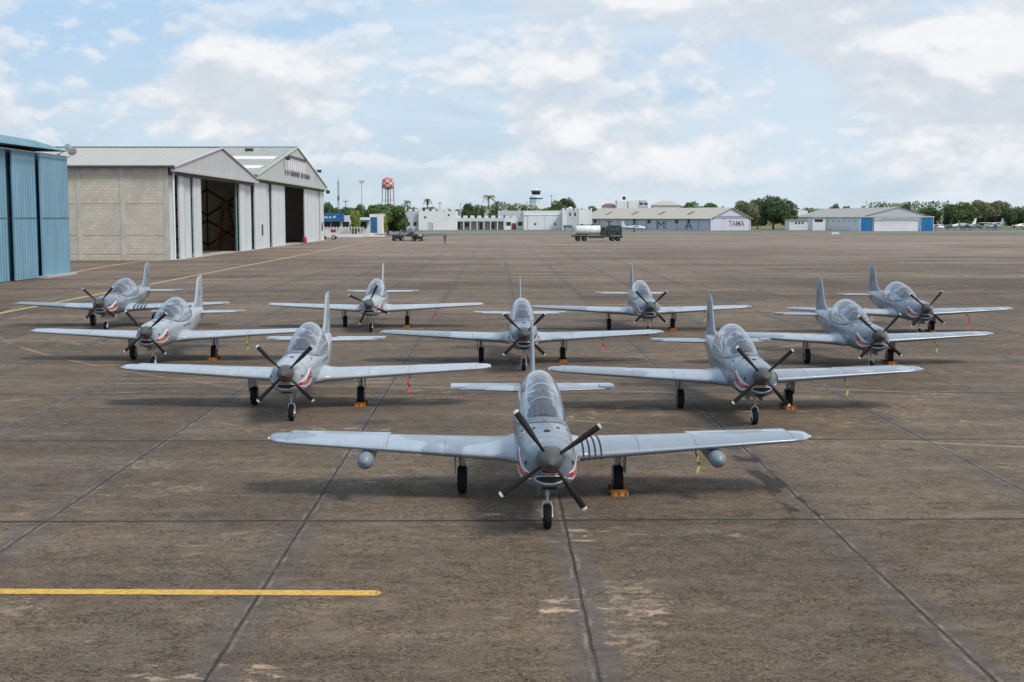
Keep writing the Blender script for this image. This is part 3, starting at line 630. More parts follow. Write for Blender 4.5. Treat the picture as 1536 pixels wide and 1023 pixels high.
    for k in range(4):
        bl = MB(); rows = []; tips = []
        for i in range(13):
            u = i/12 if i != 11 else .945; r_ = .2+.88*u; ch = .031+.030*min(1, u*2.2)*(1-.35*max(0, u-.55)/.45); th = .036*(1-u)+.009; tw = R(62-42*u)
            if u > .97: ch *= .8
            row = []
            for q in range(8):
                a = 2*math.pi*q/8; xx, yy_ = ch*math.cos(a), th*math.sin(a); row.append(Vector((xx*math.cos(tw)*1.15-yy_*math.sin(tw)*.5, xx*math.sin(tw)*.35+yy_, r_)))
            rows.append(row)
        bl.grid(rows[:12], True, True, True); bo = bl.build('propeller_blade', 'blade', root, 60, loc=(0,-4.13,1.46))
        bt = MB(); bt.grid([rows[11], rows[12]], True, True, True); bt.build('blade_tip', 'blade_tip', bo, 60)
    # nose gear
    ng = MB(); ng.tube((0,-3.12,.88), (0,-3.12,.62), .038, n=12); ng.tube((0,-3.12,.64), (0,-3.12,.50), .026, n=10, mi=1)
    ng.path([(0,-3.16,.72), (0,-3.22,.62), (0,-3.15,.50)], .014, 6); ng.tube((0,-2.75,.85), (0,-3.1,.6), .018, n=8)
    for sd in (1, -1): ng.path([(0,-3.12,.51), (sd*.07,-3.12,.49), (sd*.088,-3.12,.40), (sd*.088,-3.12,.23)], .014, 7)
    ng.tube((-.11,-3.12,.225), (.11,-3.12,.225), .025, n=10); ngo = ng.build('nose_gear', ['white', 'steel'], root, 45)
    nw = MB(); c = (0,-3.12,.225); nw.lathe(c, (1,0,0), [(-.06,.12), (-.078,.17), (-.06,.215), (0,.228), (.06,.215), (.078,.17), (.06,.12)], 26); nw.lathe(c, (1,0,0), [(-.07,0), (-.06,.12), (.06,.12), (.07,0)], 18, 1); nw.build('wheel', ['tyre', 'hub'], ngo, 40)
    gd = MB()
    for sd in (1, -1): gd.box(sd*.17, sd*.182, -3.3, -2.55, .66, .83)
    gd.build('nose_gear_door', fus_m, root)
    # pitot tube under the wing
    pt = MB(); pt.path([(3.15,-.55,1.0), (3.15,-.62,.88), (3.15,-.98,.86)], .014, 6); pt.tube((3.15,-.60,.9), (3.15,-.98,.86), .016, n=6); pt.build('pitot_tube', 'frame_dark', root)
    return root
def wing_stripes(root, xs, wd=.036):
    mb_ = MB()
    for x in xs:
        rows = []
        for c in [0,.006,.02,.05,.1,.18,.28,.4,.55,.7,.85]:
            row = []
            for xx in (x, x+wd):
                le, te, z, t_ = wing_at(xx); ch = te-le; row.append(Vector((xx, le+c*ch-(.004 if c == 0 else 0), z+(foil(c, t_)+.018*math.sin(math.pi*c))*ch+.006)))
            rows.append(row)
        mb_.grid(rows, False)
        le, te, z, t_ = wing_at(x); ch = te-le
        mb_.add([(x, le-.004, z), (x+wd, le-.004, z), (x+wd, le+.05*ch, z-foil(.05, t_)*ch-.003), (x, le+.05*ch, z-foil(.05, t_)*ch-.003)], [(0,1,2,3)])
    return mb_.build('wing_stripe', 'black', root, fix=False)
proto = {'light': make_plane('paint_fuse_light', 'paint_light', 'frame_dark'), 'grey': make_plane('paint_fuse_grey', 'paint_grey', 'frame_dark'), 'front': make_plane('paint_fuse_grey', 'paint_front', 'frame_dark'), 'greyb': make_plane('paint_fuse_grey', 'paint_grey_b', 'frame_dark')}
used = set()
def chock(loc, label):
    r_ = empty('wheel_chock', loc, 0, label, 'chock', 'wheel chocks under the trainers')
    for sy in (-1, 1):
        b_ = MB(); y0 = sy*.285
        b_.prism([(-.18, y0, 0), (-.18, y0+sy*.17, 0), (-.18, y0+sy*.13, .07), (-.18, y0+sy*.05, .12), (-.18, y0, .11)], (.36,0,0))
        for k in (-.14, 0, .14): b_.box(k-.012, k+.012, min(y0, y0+sy*.175), max(y0, y0+sy*.175), .002, .085, 1)
        b_.build('chock_block', ['chock', 'rust'], r_)
    p = MB(); p.path([(-.16,-.33,.10), (-.2,-.1,.02), (-.2,.1,.02), (-.16,.33,.10)], .012, 5); p.build('rope', 'rope', r_)
def ribbon(x, y, mat, label, lay=False):
    b_ = MB(); rnd = random.Random(int(x*10)); rows = []
    zt = .86; L = (.26 if y < 30 else .36) if not lay else .80
    for i in range(12):
        u = i/11; z = zt-L*u; wv = .05*math.sin(u*7+x); rows.append([Vector((-.028+wv*.5, wv, z)), Vector((.028+wv*.5, wv+.02, z))] )
    b_.grid(rows, False)
    if lay: b_.grid([[Vector((-.03-.35*i/4, .0, .012+.02*(i % 2))), Vector((-.03-.35*i/4, .06, .012+.02*(i % 2)))] for i in range(5)], False)
    b_.tube((-.02,-.02,.84), (.0,.10,.885), .024, n=6)
    tag(b_.build('warning_ribbon', mat, None, loc=(x, y, 0), fix=False), label, 'warning ribbon', 'warning ribbons under the wings')
# placed by the middle of the main wheels in the photo
PL = [ # mid x, y of main-wheel contact, variant, prop angle, label, ribbon material, ribbon words
 (810, 738, 'front', 35, 'blue-grey shark-mouth trainer with two ball-nosed underwing pods, alone at the front of the formation', 'ribbon_yellow', 'yellow ribbon under the wing of the front trainer'),
 (462, 607, 'light', 45, 'pale near-white shark-mouth trainer just behind the front trainer on its left', 'ribbon_red', 'red ribbon under the wing of the pale trainer nearest the front'),
 (1101, 611.5, 'grey', 42, 'darker grey shark-mouth trainer just behind the front trainer on its right', 'ribbon_yellow', 'yellow ribbon under the wing of the grey trainer right of the front trainer'),
 (261, 539, 'light', 42, 'pale grey shark-mouth trainer in the third row nearest the blue hangar', 'ribbon_yellow', 'yellow-green ribbon under the wing of the left third-row trainer'),
 (783, 542, 'greyb', 45, 'grey shark-mouth trainer in the centre of the third row, partly behind the front fin', 'ribbon_red', 'red ribbon under the wing of the central third-row trainer'),
 (1272, 545, 'grey', 48, 'grey shark-mouth trainer on the right of the third row, its nose over a nearer wing', 'ribbon_yellow', 'yellow ribbon under the wing of the right third-row trainer'),
 (186, 488, 'greyb', 48, 'farthest left shark-mouth trainer with four black wing stripes, beside the blue hangar', 'ribbon_red', ''),
 (564.5, 490, 'light', 65, 'pale shark-mouth trainer in the back row, propeller turned near upright', 'ribbon_red', 'red ribbon under the wing of the pale back-row trainer'),
 (961, 494.5, 'greyb', 44, 'grey shark-mouth trainer in the back row directly in line below the tanker truck', 'ribbon_yellow', 'faint yellow ribbon under the wing of the back-row trainer below the tanker'),
 (1348, 498, 'grey', 50, 'farthest right shark-mouth trainer in the back row', 'ribbon_red', 'long red ribbon reaching the ground under the farthest right trainer'),
]
planes = []
for i, (px_, py_, var, ang, label, rm, rl) in enumerate(PL):
    if var in used: r_ = copy_tree(proto[var])
    else: r_ = proto[var]; used.add(var)
    p = gnd(px_, py_); r_.location = (p.x, p.y, 0); r_.rotation_euler = (0, 0, R((.5, 0, -.2, .2, 0, -.3, 0, .3, 0, -.2)[i])); tag(r_, label, 'airplane', 'shark-mouth trainer planes parked in formation'); planes.append(r_)
    k = 0
    for ch in r_.children:
        if ch.name.startswith('propeller_blade'): ch.rotation_euler = (0, R(90-ang-90*k), 0); k += 1
    chock((p.x+1.62, p.y, 0), 'orange chocks at the main wheel of the '+('front trainer', 'pale trainer second from the front', 'grey trainer right of the front one', 'third-row trainer nearest the blue hangar', 'central third-row trainer', 'right third-row trainer', 'farthest left trainer', 'pale back-row trainer', 'back-row trainer below the tanker', 'farthest right trainer')[i])
    if rl: ribbon(p.x+3.15, p.y-.95, rm, rl, i == 9)
for i, xs in ((0, (.80,.92,1.04,1.16)), (2, (.80,.92,1.04)), (6, (.82,1.0,1.18,1.36))): wing_stripes(planes[i], xs, .036 if i < 6 else .07)
for sd in (-1, 1):
    pd = MB(); x = 3.53*sd
    pd.lathe((x,-1.2,.86), (0,1,0), [(0,0), (.02,.06), (.06,.11), (.12,.15), (.19,.165), (.30,.165), (.45,.155), (1.6,.14), (1.95,.10), (2.15,.03), (2.18,0)], 24)
    po = pd.build('underwing_pod', 'podgrey', planes[0], 40)
    py = MB(); py.prism([(x-.03,-.75,.95), (x-.03,.45,.95), (x-.03,.5,1.09), (x-.03,-.6,1.09)], (.06,0,0)); py.build('pylon', 'frame_light', po)

# ------------------------------------------------------------------ HANGARS
HX = -43.0
def hangar(name, label, Y0, Y1, eave, ridge, roof_m, doors, opening, side_wall):
    root = empty(name, (HX, (Y0+Y1)/2, 0), 0, label, 'hangar'); ox, oy = HX, (Y0+Y1)/2
    def B(mb_, nm, mats, par=root, sm=None): 
        mb_.v = [(v[0]-ox, v[1]-oy, v[2]) for v in mb_.v] if par is root else [(v[0]-ox, v[1]-oy, v[2]) for v in mb_.v]
        return mb_.build(nm, mats, par, sm)
    ym = (Y0+Y1)/2; XB = -104
    wl_ = MB()
    if side_wall: wl_.box(XB, HX-.6, Y0, Y0+.35, 0, eave)
    wl_.box(XB, XB+.3, Y0+.4, Y1-.3, 0, eave)
    wl_.box(XB, HX-.6, Y1-.35, Y1-.01, 0, eave); wall = B(wl_, 'wall', 'blockwall')
    pz = MB()
    if side_wall:
        for k in range(11): x = HX-.5-5.75*k; pz.box(x-.3, x+.3, Y0-.06, Y0-.003, .02, eave-.05)
        for z in (11.55, 7.6, 3.45, 1.0): 
            for k in range(11): x = HX-.5-5.75*k; pz.box(x-5.44, x-.31, Y0-.04, Y0-.002, z-.16 if z > 11 else z-.08, z+.6 if z > 11 else z+.06)
        B(pz, 'beam', 'beam', wall)
    # diagonal bracing on the far inner wall
    bz = MB()
    for k in range(4):
        xa, xb = HX-1-7*k, HX-8-7*k
        for z0, z1 in ((.8,5.2), (6.0,10.6)): bz.tube((xa, Y1-.6, z0), (xb, Y1-.6, z1), .16, n=6); bz.tube((xa, Y1-.62, z1), (xb, Y1-.62, z0), .16, n=6)
        bz.tube((xb, Y1-.6, 0), (xb, Y1-.6, eave), .14, n=6)
    if side_wall: B(bz, 'brace', 'dark')
    rf = MB(); ov = .7; th = .18
    for ya, za, yb, zb in ((Y0-ov, eave, ym, ridge), (ym, ridge, Y1+(.1 if side_wall else ov), eave)):
        rf.add([(XB-1, ya, za), (HX+.9, ya, za), (HX+.9, yb, zb), (XB-1, yb, zb), (XB-1, ya, za-th), (HX+.9, ya, za-th), (HX+.9, yb, zb-th), (XB-1, yb, zb-th)], [(0,1,2,3), (7,6,5,4), (0,4,5,1), (1,5,6,2), (2,6,7,3), (3,7,4,0)])
    roof = B(rf, 'roof', roof_m)
    rc = MB(); rc.tube((XB-1, ym, ridge+.02), (HX+.9, ym, ridge+.02), .16, n=8); rc.tube((XB-1, Y0-ov-.12, eave-.1), (HX+.9, Y0-ov-.12, eave-.1), .16, n=8); B(rc, 'gutter', 'frame_dark' , roof)
    if not side_wall:
        for f0, f1 in ((.20,.30), (.52,.63)):
            sk = MB()
            ya, yb = Y0-ov+(ym-Y0+ov)*f0, Y0-ov+(ym-Y0+ov)*f1; za, zb = eave+(ridge-eave)*f0+.03, eave+(ridge-eave)*f1+.03
            sk.add([(HX-28, ya, za), (HX-.5, ya, za), (HX-.5, yb, zb), (HX-28, yb, zb)], [(0,1,2,3)]); B(sk, 'skylight', 'white', roof)
        for x_, f in ((HX-9, .40), (HX-8, .84)): vt = MB(); y_ = Y0-ov+(ym-Y0+ov)*f; z_ = eave+(ridge-eave)*f; vt.box(x_-.8, x_+.8, y_-.4, y_+.4, z_+.02, z_+.55); B(vt, 'roof_vent', 'dark', roof)
    # gable
    gb = MB(); gx = HX+.55
    gb.prism([(gx, Y0-.3, eave-.35), (gx, Y1+.0, eave-.35), (gx, Y1, eave-.2), (gx, ym, ridge-.25), (gx, Y0-.3, eave-.2)], (.2,0,0)); gable = B(gb, 'gable', 'gable_sheet')
    tr_ = MB(); sg = (ridge-eave)/(ym-Y0+ov)
    tr_.path([(gx+.32, Y0-.6, eave-.15), (gx+.32, ym, ridge-.05)], .16, 6); tr_.path([(gx+.32, ym, ridge-.05), (gx+.32, Y1, eave-.05)], .16, 6)
    tr_.box(gx-.3, gx+.55, Y0-.4, Y1, eave-.75, eave-.38); B(tr_, 'gable_trim', 'paintgreen' if not side_wall else 'gable_sheet', gable)
    hd = MB(); hd.box(HX-.9, HX+.3, Y0, Y1-.05, eave-1.15, eave-.78); B(hd, 'door_track', 'dark')
    for (ya, yb, dx_, z1) in doors:
        dm = MB(); dm.box(HX+dx_-.14, HX+dx_, ya, yb, .05, z1); d_ = B(dm, 'door_panel', 'door_sheet')
        ed = MB(); ed.box(HX+dx_-.18, HX+dx_+.04, ya-.001, ya+(.34 if dx_ < -.2 else .1), .05, z1-.01); ed.box(HX+dx_-.18, HX+dx_+.04, yb-.14, yb+.001, .05, z1-.01); B(ed, 'door_edge', 'darkgreen' if dx_ < -.2 else 'frame_light', d_)
    return root, B
h1, B1 = hangar('hangar', 'grey hangar with a bare block side wall, its low gable nearer the camera', 170.5, 228.6, 12.45, 16.35, 'roof_beige',
    [(171.2,175.0,-.5,11.4), (175.2,178.4,0,11.4), (178.9,183.5,-.35,11.4), (183.6,188.3,0,11.4), (215.4,216.4,-.45,11.5), (216.5,221.5,0,11.5), (221.7,228.3,-.3,11.5)], (188,216), True)
dp = MB(); dp.tube((HX+.35, 171.0, .1), (HX+.35, 171.0, 12.2), .14, n=10); B1(dp, 'downpipe', 'white')
h2, B2 = hangar('hangar', 'taller grey gabled hangar with louvres and two lines of dark lettering above its doors', 228.9, 322, 13.2, 20.5, 'roof_mossy',
    [(229.2,241.5,.1,12.0), (242.5,246.8,-.35,12.0), (247.5,262.8,0,12.0), (288.5,293.5,.15,12.0), (294.2,307.5,0,12.2), (308,314.6,-.2,12.2), (314.8,321.6,0,12.2)], (263,290), False)
# two faint lines of lettering and a row of louvres on the taller gable
lt = MB(); rnd = random.Random(4)
for (ya, yb, z, h) in ((262.5, 288.5, 17.75, .5), (259, 293, 14.15, .75)):
    y = ya
    while y < yb:
        w_ = rnd.uniform(.55, .95)
        if rnd.random() > .14:
            zc = z-(.0)*(y-ya); lt.box(HX+.76, HX+.79, y, y+w_*.28, zc, zc+h*1.4); lt.box(HX+.76, HX+.79, y+w_*.30, y+w_*.74, zc+h*rnd.choice((0,.55,1.1)), zc+h*rnd.choice((.3,.75,1.39)))
            lt.box(HX+.76, HX+.79, y+w_*.76, y+w_*.95, zc+h*.2, zc+h*1.2)
        y += w_+.12
B2(lt, 'lettering', 'letter_dark')
lv = MB()
for k in range(9): y = 263.5+k*2.7; lv.box(HX+.76, HX+.84, y, y+1.1, 15.4, 17.2)
B2(lv, 'louvre', 'white')
for y, z in ((257.5,17.6), (303.5,16.7)):
    fl = MB(); fl.tube((HX+.75, y, z), (HX+1.5, y, z-.1), .1, n=6); fl.box(HX+1.2, HX+2.0, y-.5, y+.5, z-.55, z+.1); B2(fl, 'floodlight', 'dark')
for y in (236.5, 318): wv = MB(); wv.box(HX+.1, HX+.16, y-.7, y+.7, 2.4, 4.4); B2(wv, 'door_window', 'dark')
fl = MB(); fl.box(HX+.6, HX+1.4, 322.2, 323.4, 11.6, 12.4); fl.tube((HX+.5, 321.8, 12.6), (HX+.9, 322.8, 12.2), .08, n=6); B2(fl, 'floodlight', 'dark')
# interior pieces
st = MB(); bx_, by_ = -46.6, 222.6
for sx_ in (-1, 1):
    for sy_ in (-1, 1): st.tube((bx_+sx_*1.5, by_+sy_*1.5, 0), (bx_+sx_*.5, by_+sy_*.5, 7.6), .15, n=6)
for k in range(5):
    z = 1.2+k*1.4; w_ = 1.5-z*.13; st.tube((bx_-w_, by_-w_*.75, z), (bx_+w_, by_-w_*.75, z), .1, n=5); st.tube((bx_-w_, by_-w_*.75, z), (bx_+w_-.25, by_-w_*.7, z+1.3), .08, n=5); st.tube((bx_+w_, by_-w_*.75, z), (bx_+w_, by_+w_*.75, z), .1, n=5)
st.box(bx_-.7, bx_+.7, by_-.7, by_+.7, 7.5, 8.4); tag(st.build('maintenance_tower', 'orange'), 'orange steel maintenance tower standing inside the open block-walled hangar', 'work tower')
fd = MB(); fd.lathe((-42.6,286.5,0), (0,0,1), [(0,.45), (.1,.5), (.7,.5), (1.2,.48), (1.3,.4), (1.45,.15), (1.5,0)], 16, 0); fd.tube((-42.9,286.5,.7), (-42.0,286.5,.8), .08, n=8, mi=1); tag(fd.build('fire_extinguisher', ['red', 'white'], None, 50), 'red wheeled extinguisher at the door of the taller hangar', 'fire extinguisher')

# blue hangar at the left edge
root = empty('hangar', (HX, 110, 0), 0, 'blue corrugated hangar cut by the left edge of the photo', 'hangar')
def BB(mb_, nm, mats, par=None, sm=None): mb_.v = [(v[0]-HX, v[1]-110, v[2]) for v in mb_.v]; return mb_.build(nm, mats, par or root, sm)
for ya, yb, dx_ in ((121.3,129.0,.35), (115.3,121.0,0), (104.5,114.7,-.35), (94.0,104.0,0), (80,93.5,-.35)):
    d_ = MB(); d_.box(HX+dx_-.15, HX+dx_, ya, yb, .05, 11.75); po = BB(d_, 'door_panel', 'blue_sheet')
    e = MB(); e.box(HX+dx_-.4, HX+dx_-.151, yb-.25, yb+.12, .05, 11.7); BB(e, 'door_edge', 'darkgreen', po)
    rl_ = MB(); rl_.box(HX+dx_+.001, HX+dx_+.05, ya+.1, yb-.1, 5.6, 5.68); BB(rl_, 'rail', 'frame_dark', po)
wl_ = MB(); wl_.box(HX-60, HX-.2, 128.6, 128.95, 0, 11.8); wl_.box(HX-60, HX-.2, 60.6, 60.9, 0, 11.8); wl_.box(HX-60, HX-59.8, 61, 128.5, 0, 11.8); wl_.box(HX-.95, HX-.8, 61, 128.5, 0, 11.8); BB(wl_, 'wall', 'blue_sheet')
rf = MB()
prof = [(60, 11.9), (66, 12.9), (95, 15.4), (95.1, 15.4)]
rf.add([(HX+.6, 60, 11.72), (HX+.6, 129.15, 12.2), (HX-.1, 121.5, 12.85), (HX-.4, 95, 12.95), (HX-.1, 66, 12.7), (HX-61, 60, 12.0), (HX-61, 129.5, 12.2), (HX-61, 121.5, 12.8), (HX-61, 95, 12.9), (HX-61, 66, 12.7)],
       [(0,1,2,3,4), (1,6,7,2), (2,7,8,3), (3,8,9,4), (4,9,5,0), (0,5,6,1)])
BB(rf, 'roof', 'blue_roof')
fa = MB(); fa.box(HX+.52, HX+.62, 60, 129.1, 11.60, 11.70); BB(fa, 'gutter', 'frame_dark')
kb = MB(); kb.box(HX-.1, HX+.9, 120.9, 129.3, 0, .18); BB(kb, 'kerb', 'concrete_pale')
f = MB(); f.tube((-43.7,129.3,11.9), (-42.75,129.6,12.5), .08, n=8); f.tube((-42.9,129.6,12.4), (-42.6,129.6,12.75), .12, n=8)
f.lathe((-42.75,129.6,12.75), (.3,-.8,-.35), [(-.35,.08), (-.12,.22), (.12,.30), (.15,.32), (.17,.25), (.17,0)], 16, 1); f.lathe((-42.3,129.5,12.3), (.5,-.7,-.5), [(-.45,.08), (-.15,.32), (.12,.42), (.16,.44), (.18,.34), (.18,0)], 16, 1)
f.tube((-42.75,129.6,12.7), (-42.3,129.6,12.4), .09, n=8); tag(f.build('floodlight', ['strut', 'hub'], None, 40), 'pair of round white floodlights on an arm at the corner of the blue hangar', 'floodlight')
f = MB(); f.tube((-43.4,129.3,9.7), (-43.0,129.3,9.7), .07, n=6); f.tube((-43.3,129.3,9.7), (-43.3,129.3,7.0), .045, n=6); f.lathe((-42.9,129.2,9.6), (0,0,-1), [(-.2,.05), (-.18,.2), (0,.22), (.12,.2), (.25,.1), (.28,0)], 14, 1); f.box(-43.38,-43.2,129.1,129.4,6.7,7.1)
tag(f.build('security_camera', ['strut', 'dark'], None, 40), 'dome security camera with conduit below the floodlights on the blue hangar', 'camera')

# ------------------------------------------------------------------ FAR BUILDINGS
def shift(mb_, o): mb_.v = [(v[0]-o[0], v[1]-o[1], v[2]) for v in mb_.v]; return mb_
def wallspan(x0, x1, ytop, Y):     # X range and height of a facade drawn between photo columns
    a, b_ = at(x0, ytop, Y), at(x1, ytop, Y); return a.x, b_.x, (a.z+b_.z)/2
def X_(x, Y): return at(x, 340, Y).x
def Z_(y, Y): return at(768, y, Y).z
def winrow(root, o, Y, items, nm='window', mat='windowdark', frame=True):
    for (xa, xb, ya, yb) in items:
        x0, x1, z0, z1 = X_(xa, Y), X_(xb, Y), Z_(yb, Y), Z_(ya, Y)
        m_ = MB().box(x0, x1, Y-.06, Y-.012, max(z0, .03), z1); wo_ = shift(m_, o).build(nm, mat, root)
        if frame:
            fr_ = MB(); s_ = .12
            for bx in ((x0-s_, x0-.005, z0, z1), (x1+.005, x1+s_, z0, z1), (x0-s_, x1+s_, z1+.005, z1+s_+.005)): fr_.box(bx[0], bx[1], Y-.12, Y-.01, max(bx[2], .03), bx[3])
            shift(fr_, o).build('frame', 'concrete_pale', wo_)
def crenel(mb_, x0, x1, Y, z, step, hgt, d=.6):
    x = x0
    while x < x1: mb_.box(x, min(x+step*.6, x1), Y, Y+d, z, z+hgt); x += step
# low blue-signed terminal beside the hangars
Y = 376; o = (X_(540, Y), Y)
root = empty('office_building', (*o, 0), 0, 'low white office with a blue sign board beside the taller hangar', 'building')
wl_ = MB(); x0, x1 = X_(478, Y), X_(531, Y); wl_.box(x0, x1, Y, Y+14, 0, Z_(323, Y)); x2 = X_(553, Y); wl_.box(x1+.01, x2, Y+1.5, Y+13, 0, Z_(326, Y)); x3 = X_(572, Y); wl_.box(x2+.01, x3, Y+3, Y+14, 0, Z_(321, Y))
shift(wl_, o).build('wall', 'whitewall', root)
sg = MB(); sg.box(X_(480, Y), X_(516.5, Y), Y-1.6, Y-.1, Z_(331.5, Y), Z_(319.5, Y)); sgo = shift(sg, o).build('sign_board', 'signblue', root)
tx = MB()
for (xa, xb, ya, yb) in ((487.5,489,324.7,327.2), (489.6,491,324.7,327.2), (491.6,493,324.9,327.2), (494.6,496,324.8,327.2), (496.5,498,324.8,327.2), (501,502.4,324.8,327.4), (502.6,504.6,323.9,326.6)): tx.box(X_(xa, Y), X_(xb, Y), Y-1.66, Y-1.602, Z_(yb, Y), Z_(ya, Y))
shift(tx, o).build('sign_lettering', 'white', sgo)
winrow(root, o, Y, ((486,496,332.5,341), (497,510,332.5,341), (514,524,332.5,340.5)), frame=False)
winrow(root, o, Y+1.5, ((539.5,550,333,342),)); winrow(root, o, Y+3, ((556,565.5,326,349),), 'door', 'signblue')
aw = MB(); aw.box(X_(531, Y), X_(556, Y), Y-.6, Y+1.45, Z_(331.5, Y), Z_(330, Y)); shift(aw, o).build('awning', 'signblue', root)
fc = MB(); x = X_(487, Y-6)
while x < X_(545, Y-6): fc.tube((x, Y-6, 0), (x, Y-6, 3.1), .09, n=5); x += .85
fc.box(X_(487, Y-6), X_(545, Y-6), Y-6.05, Y-5.95, 2.6, 2.75); fc.box(X_(487, Y-6), X_(545, Y-6), Y-6.1, Y-5.9, 0, .9)
tag(shift(fc, (o[0], Y-6)).build('fence', 'whitewall', None, loc=(o[0], Y-6, 0)), 'white railing fence in front of the blue-signed office', 'fence')
# white battlemented hall
Y = 574; o = (X_(640, Y), Y); zt = Z_(316.5, Y)
root = empty('crenellated_hall', (*o, 0), 0, 'white windowless hall with battlements behind the round tree', 'building')
wl_ = MB(); wl_.box(X_(604, Y), X_(628, Y), Y+2, Y+24, 0, zt, 1); wl_.box(X_(628, Y)+.01, X_(684, Y), Y, Y+24, 0, zt, 0); crenel(wl_, X_(604, Y), X_(628, Y), Y+2.0, zt+.003, 2.6, .9); crenel(wl_, X_(628, Y)+.02, X_(684, Y), Y, zt+.003, 2.9, .9)
shift(wl_, o).build('wall', ['whitewall', 'whitewall_grey'], root)
winrow(root, o, Y+2, ((610,614.5,333,338.5), (620.5,625,333,338.5))); winrow(root, o, Y, ((636.5,639,324.5,327.5), (672,674.5,321.5,324)), frame=False)
winrow(root, o, Y, ((643,648,334,344.5),), 'door', 'whitewall_grey'); winrow(root, o, Y, ((648.1,648.9,334,345),), 'door_edge', 'dark', False)
# arcade
Y = 590; o = (X_(730, Y), Y)
root = empty('arcade_building', (*o, 0), 0, 'low pale arcade with battlements and a red door between the white halls', 'building')
wl_ = MB(); za, zb = Z_(332, Y), Z_(327, Y)
wl_.box(X_(684.5, Y), X_(757, Y), Y, Y+10, za, zb, 1); crenel(wl_, X_(684.5, Y), X_(785, Y), Y, zb+.003, 3.2, 1.1); wl_.box(X_(684.5, Y), X_(757, Y), Y+5, Y+10, 0, za-.003, 2)
wl_.box(X_(757, Y)+.01, X_(785, Y), Y, Y+10, 0, zb, 0)
shift(wl_, o).build('wall', ['whitewall', 'paleblue', 'whitewall_grey'], root)
for k in range(8): p = MB(); x = X_(685.5+10.1*k, Y); p.box(x-.2, x+.2, Y+.1, Y+.5, 0, za-.004); shift(p, o).build('pillar', 'whitewall', root)
winrow(root, o, Y+5, ((697,703,334,340), (720,723,334,344), (735,741,334,343), (686,690,334,343)), frame=False); winrow(root, o, Y, ((759.5,766,333,338.5), (777,783.5,333,338.5))); winrow(root, o, Y, ((767.5,774,335,344.3),), 'door', 'reddoor')
Y = 606; o = (X_(766, Y), Y); root = empty('storage_block', (*o, 0), 0, 'plain blue-grey upper block rising behind the arcade', 'building')
m_ = MB().box(X_(747, Y), X_(785.2, Y), Y, Y+12, 0, Z_(316, Y)); shift(m_, o).build('wall', 'whitewall_grey', root); winrow(root, o, Y, ((756,760,323,326),))
# white hangar block
Y = 585; o = (X_(815, Y), Y); root = empty('sliding_door_hangar', (*o, 0), 0, 'plain white flat-roofed hangar with a wide closed door below the control tower', 'building')
zt = Z_(316, Y); wl_ = MB(); wl_.box(X_(785.4, Y), X_(843, Y), Y, Y+25, 0, zt); wl_.box(X_(785.4, Y), X_(843, Y), Y-.3, Y-.003, Z_(323, Y), Z_(322, Y)); shift(wl_, o).build('wall', 'whitewall', root)
d_ = MB()
for k in range(4): xa = 792+12.4*k; d_.box(X_(xa, Y), X_(xa+12.2, Y), Y-.25+(.1 if k % 2 else 0), Y-.05, .05, Z_(324, Y))
do_ = shift(d_, o).build('door', 'planewhite', root); winrow(root, o, Y-.3, ((801.5,804,334.5,337.5), (831.5,834,334.5,337.5)), frame=False)
pp = MB(); pp.tube((X_(785.3, Y), Y-.3, 0), (X_(785.3, Y), Y-.3, zt), .15, n=6); shift(pp, o).build('downpipe', 'whitewall_grey', root)
# castle-like corner
Y = 580; o = (X_(858, Y), Y); root = empty('crenellated_tower', (*o, 0), 0, 'small white crenellated block between the white hangar and the tan-roofed shed', 'building')
wl_ = MB(); zt = Z_(315, Y); wl_.box(X_(843.2, Y), X_(850, Y), Y-1, Y+15, 0, zt, 0); wl_.box(X_(850, Y)+.01, X_(869, Y), Y+1, Y+15, 0, zt, 1); wl_.box(X_(869, Y)+.02, X_(890, Y), Y+8, Y+22, 0, zt, 0); crenel(wl_, X_(843.2, Y), X_(850, Y), Y-1, zt+.003, 1.8, .9, .5); crenel(wl_, X_(850, Y)+.02, X_(869, Y), Y+1, zt+.003, 1.8, .9, .5); crenel(wl_, X_(869, Y)+.1, X_(890, Y), Y+8, zt+.003, 1.8, .9, .5)
wl_.lathe((X_(856, Y), Y+3, zt), (0,0,1), [(0,1.0), (.9,1.1), (1.4,.6), (1.5,0)], 12, 0)
shift(wl_, o).build('wall', ['whitewall', 'whitewall_grey'], root, 30); winrow(root, o, Y+1, ((853.8,856,319,324), (861.5,864,319,324)), frame=False)
# parked van before it
def wheel_mb(mb_, c, r, w_, ax=(0,1,0), mi=0, hi=1):
    mb_.lathe(c, ax, [(-w_/2,r*.6), (-w_/2,r*.92), (-w_*.35,r), (w_*.35,r), (w_/2,r*.92), (w_/2,r*.6)], 16, mi); mb_.lathe(c, ax, [(-w_/2-.01,0), (-w_/2+.0,r*.6), (w_/2,r*.6), (w_/2+.01,0)], 12, hi)
Y = 562; o = (X_(853, Y), Y); root = empty('parked_van', (*o, 0), 0, 'grey-green van parked before the crenellated block behind the tanker', 'van')
v = MB(); v.prism([(-2.4,-.9,.45), (2.5,-.9,.45), (2.55,-.9,1.2), (1.9,-.9,1.5), (1.3,-.9,2.3), (-2.3,-.9,2.35), (-2.45,-.9,1.4)], (0,1.8,0)); vb = v.build('body', 'planegrey', root)
g_ = MB(); g_.box(-2.1,-.9,-.93,-.905,1.45,2.05); g_.box(-.7,.3,-.93,-.905,1.45,2.05); g_.box(.45,1.25,-.93,-.905,1.45,2.05); g_.build('window', 'glassdark', vb)
for x in (-1.5, 1.6): q = MB(); wheel_mb(q, (x,-.85,.38), .38, .25); q.build('wheel', ['tyre', 'hub'], root, 40)
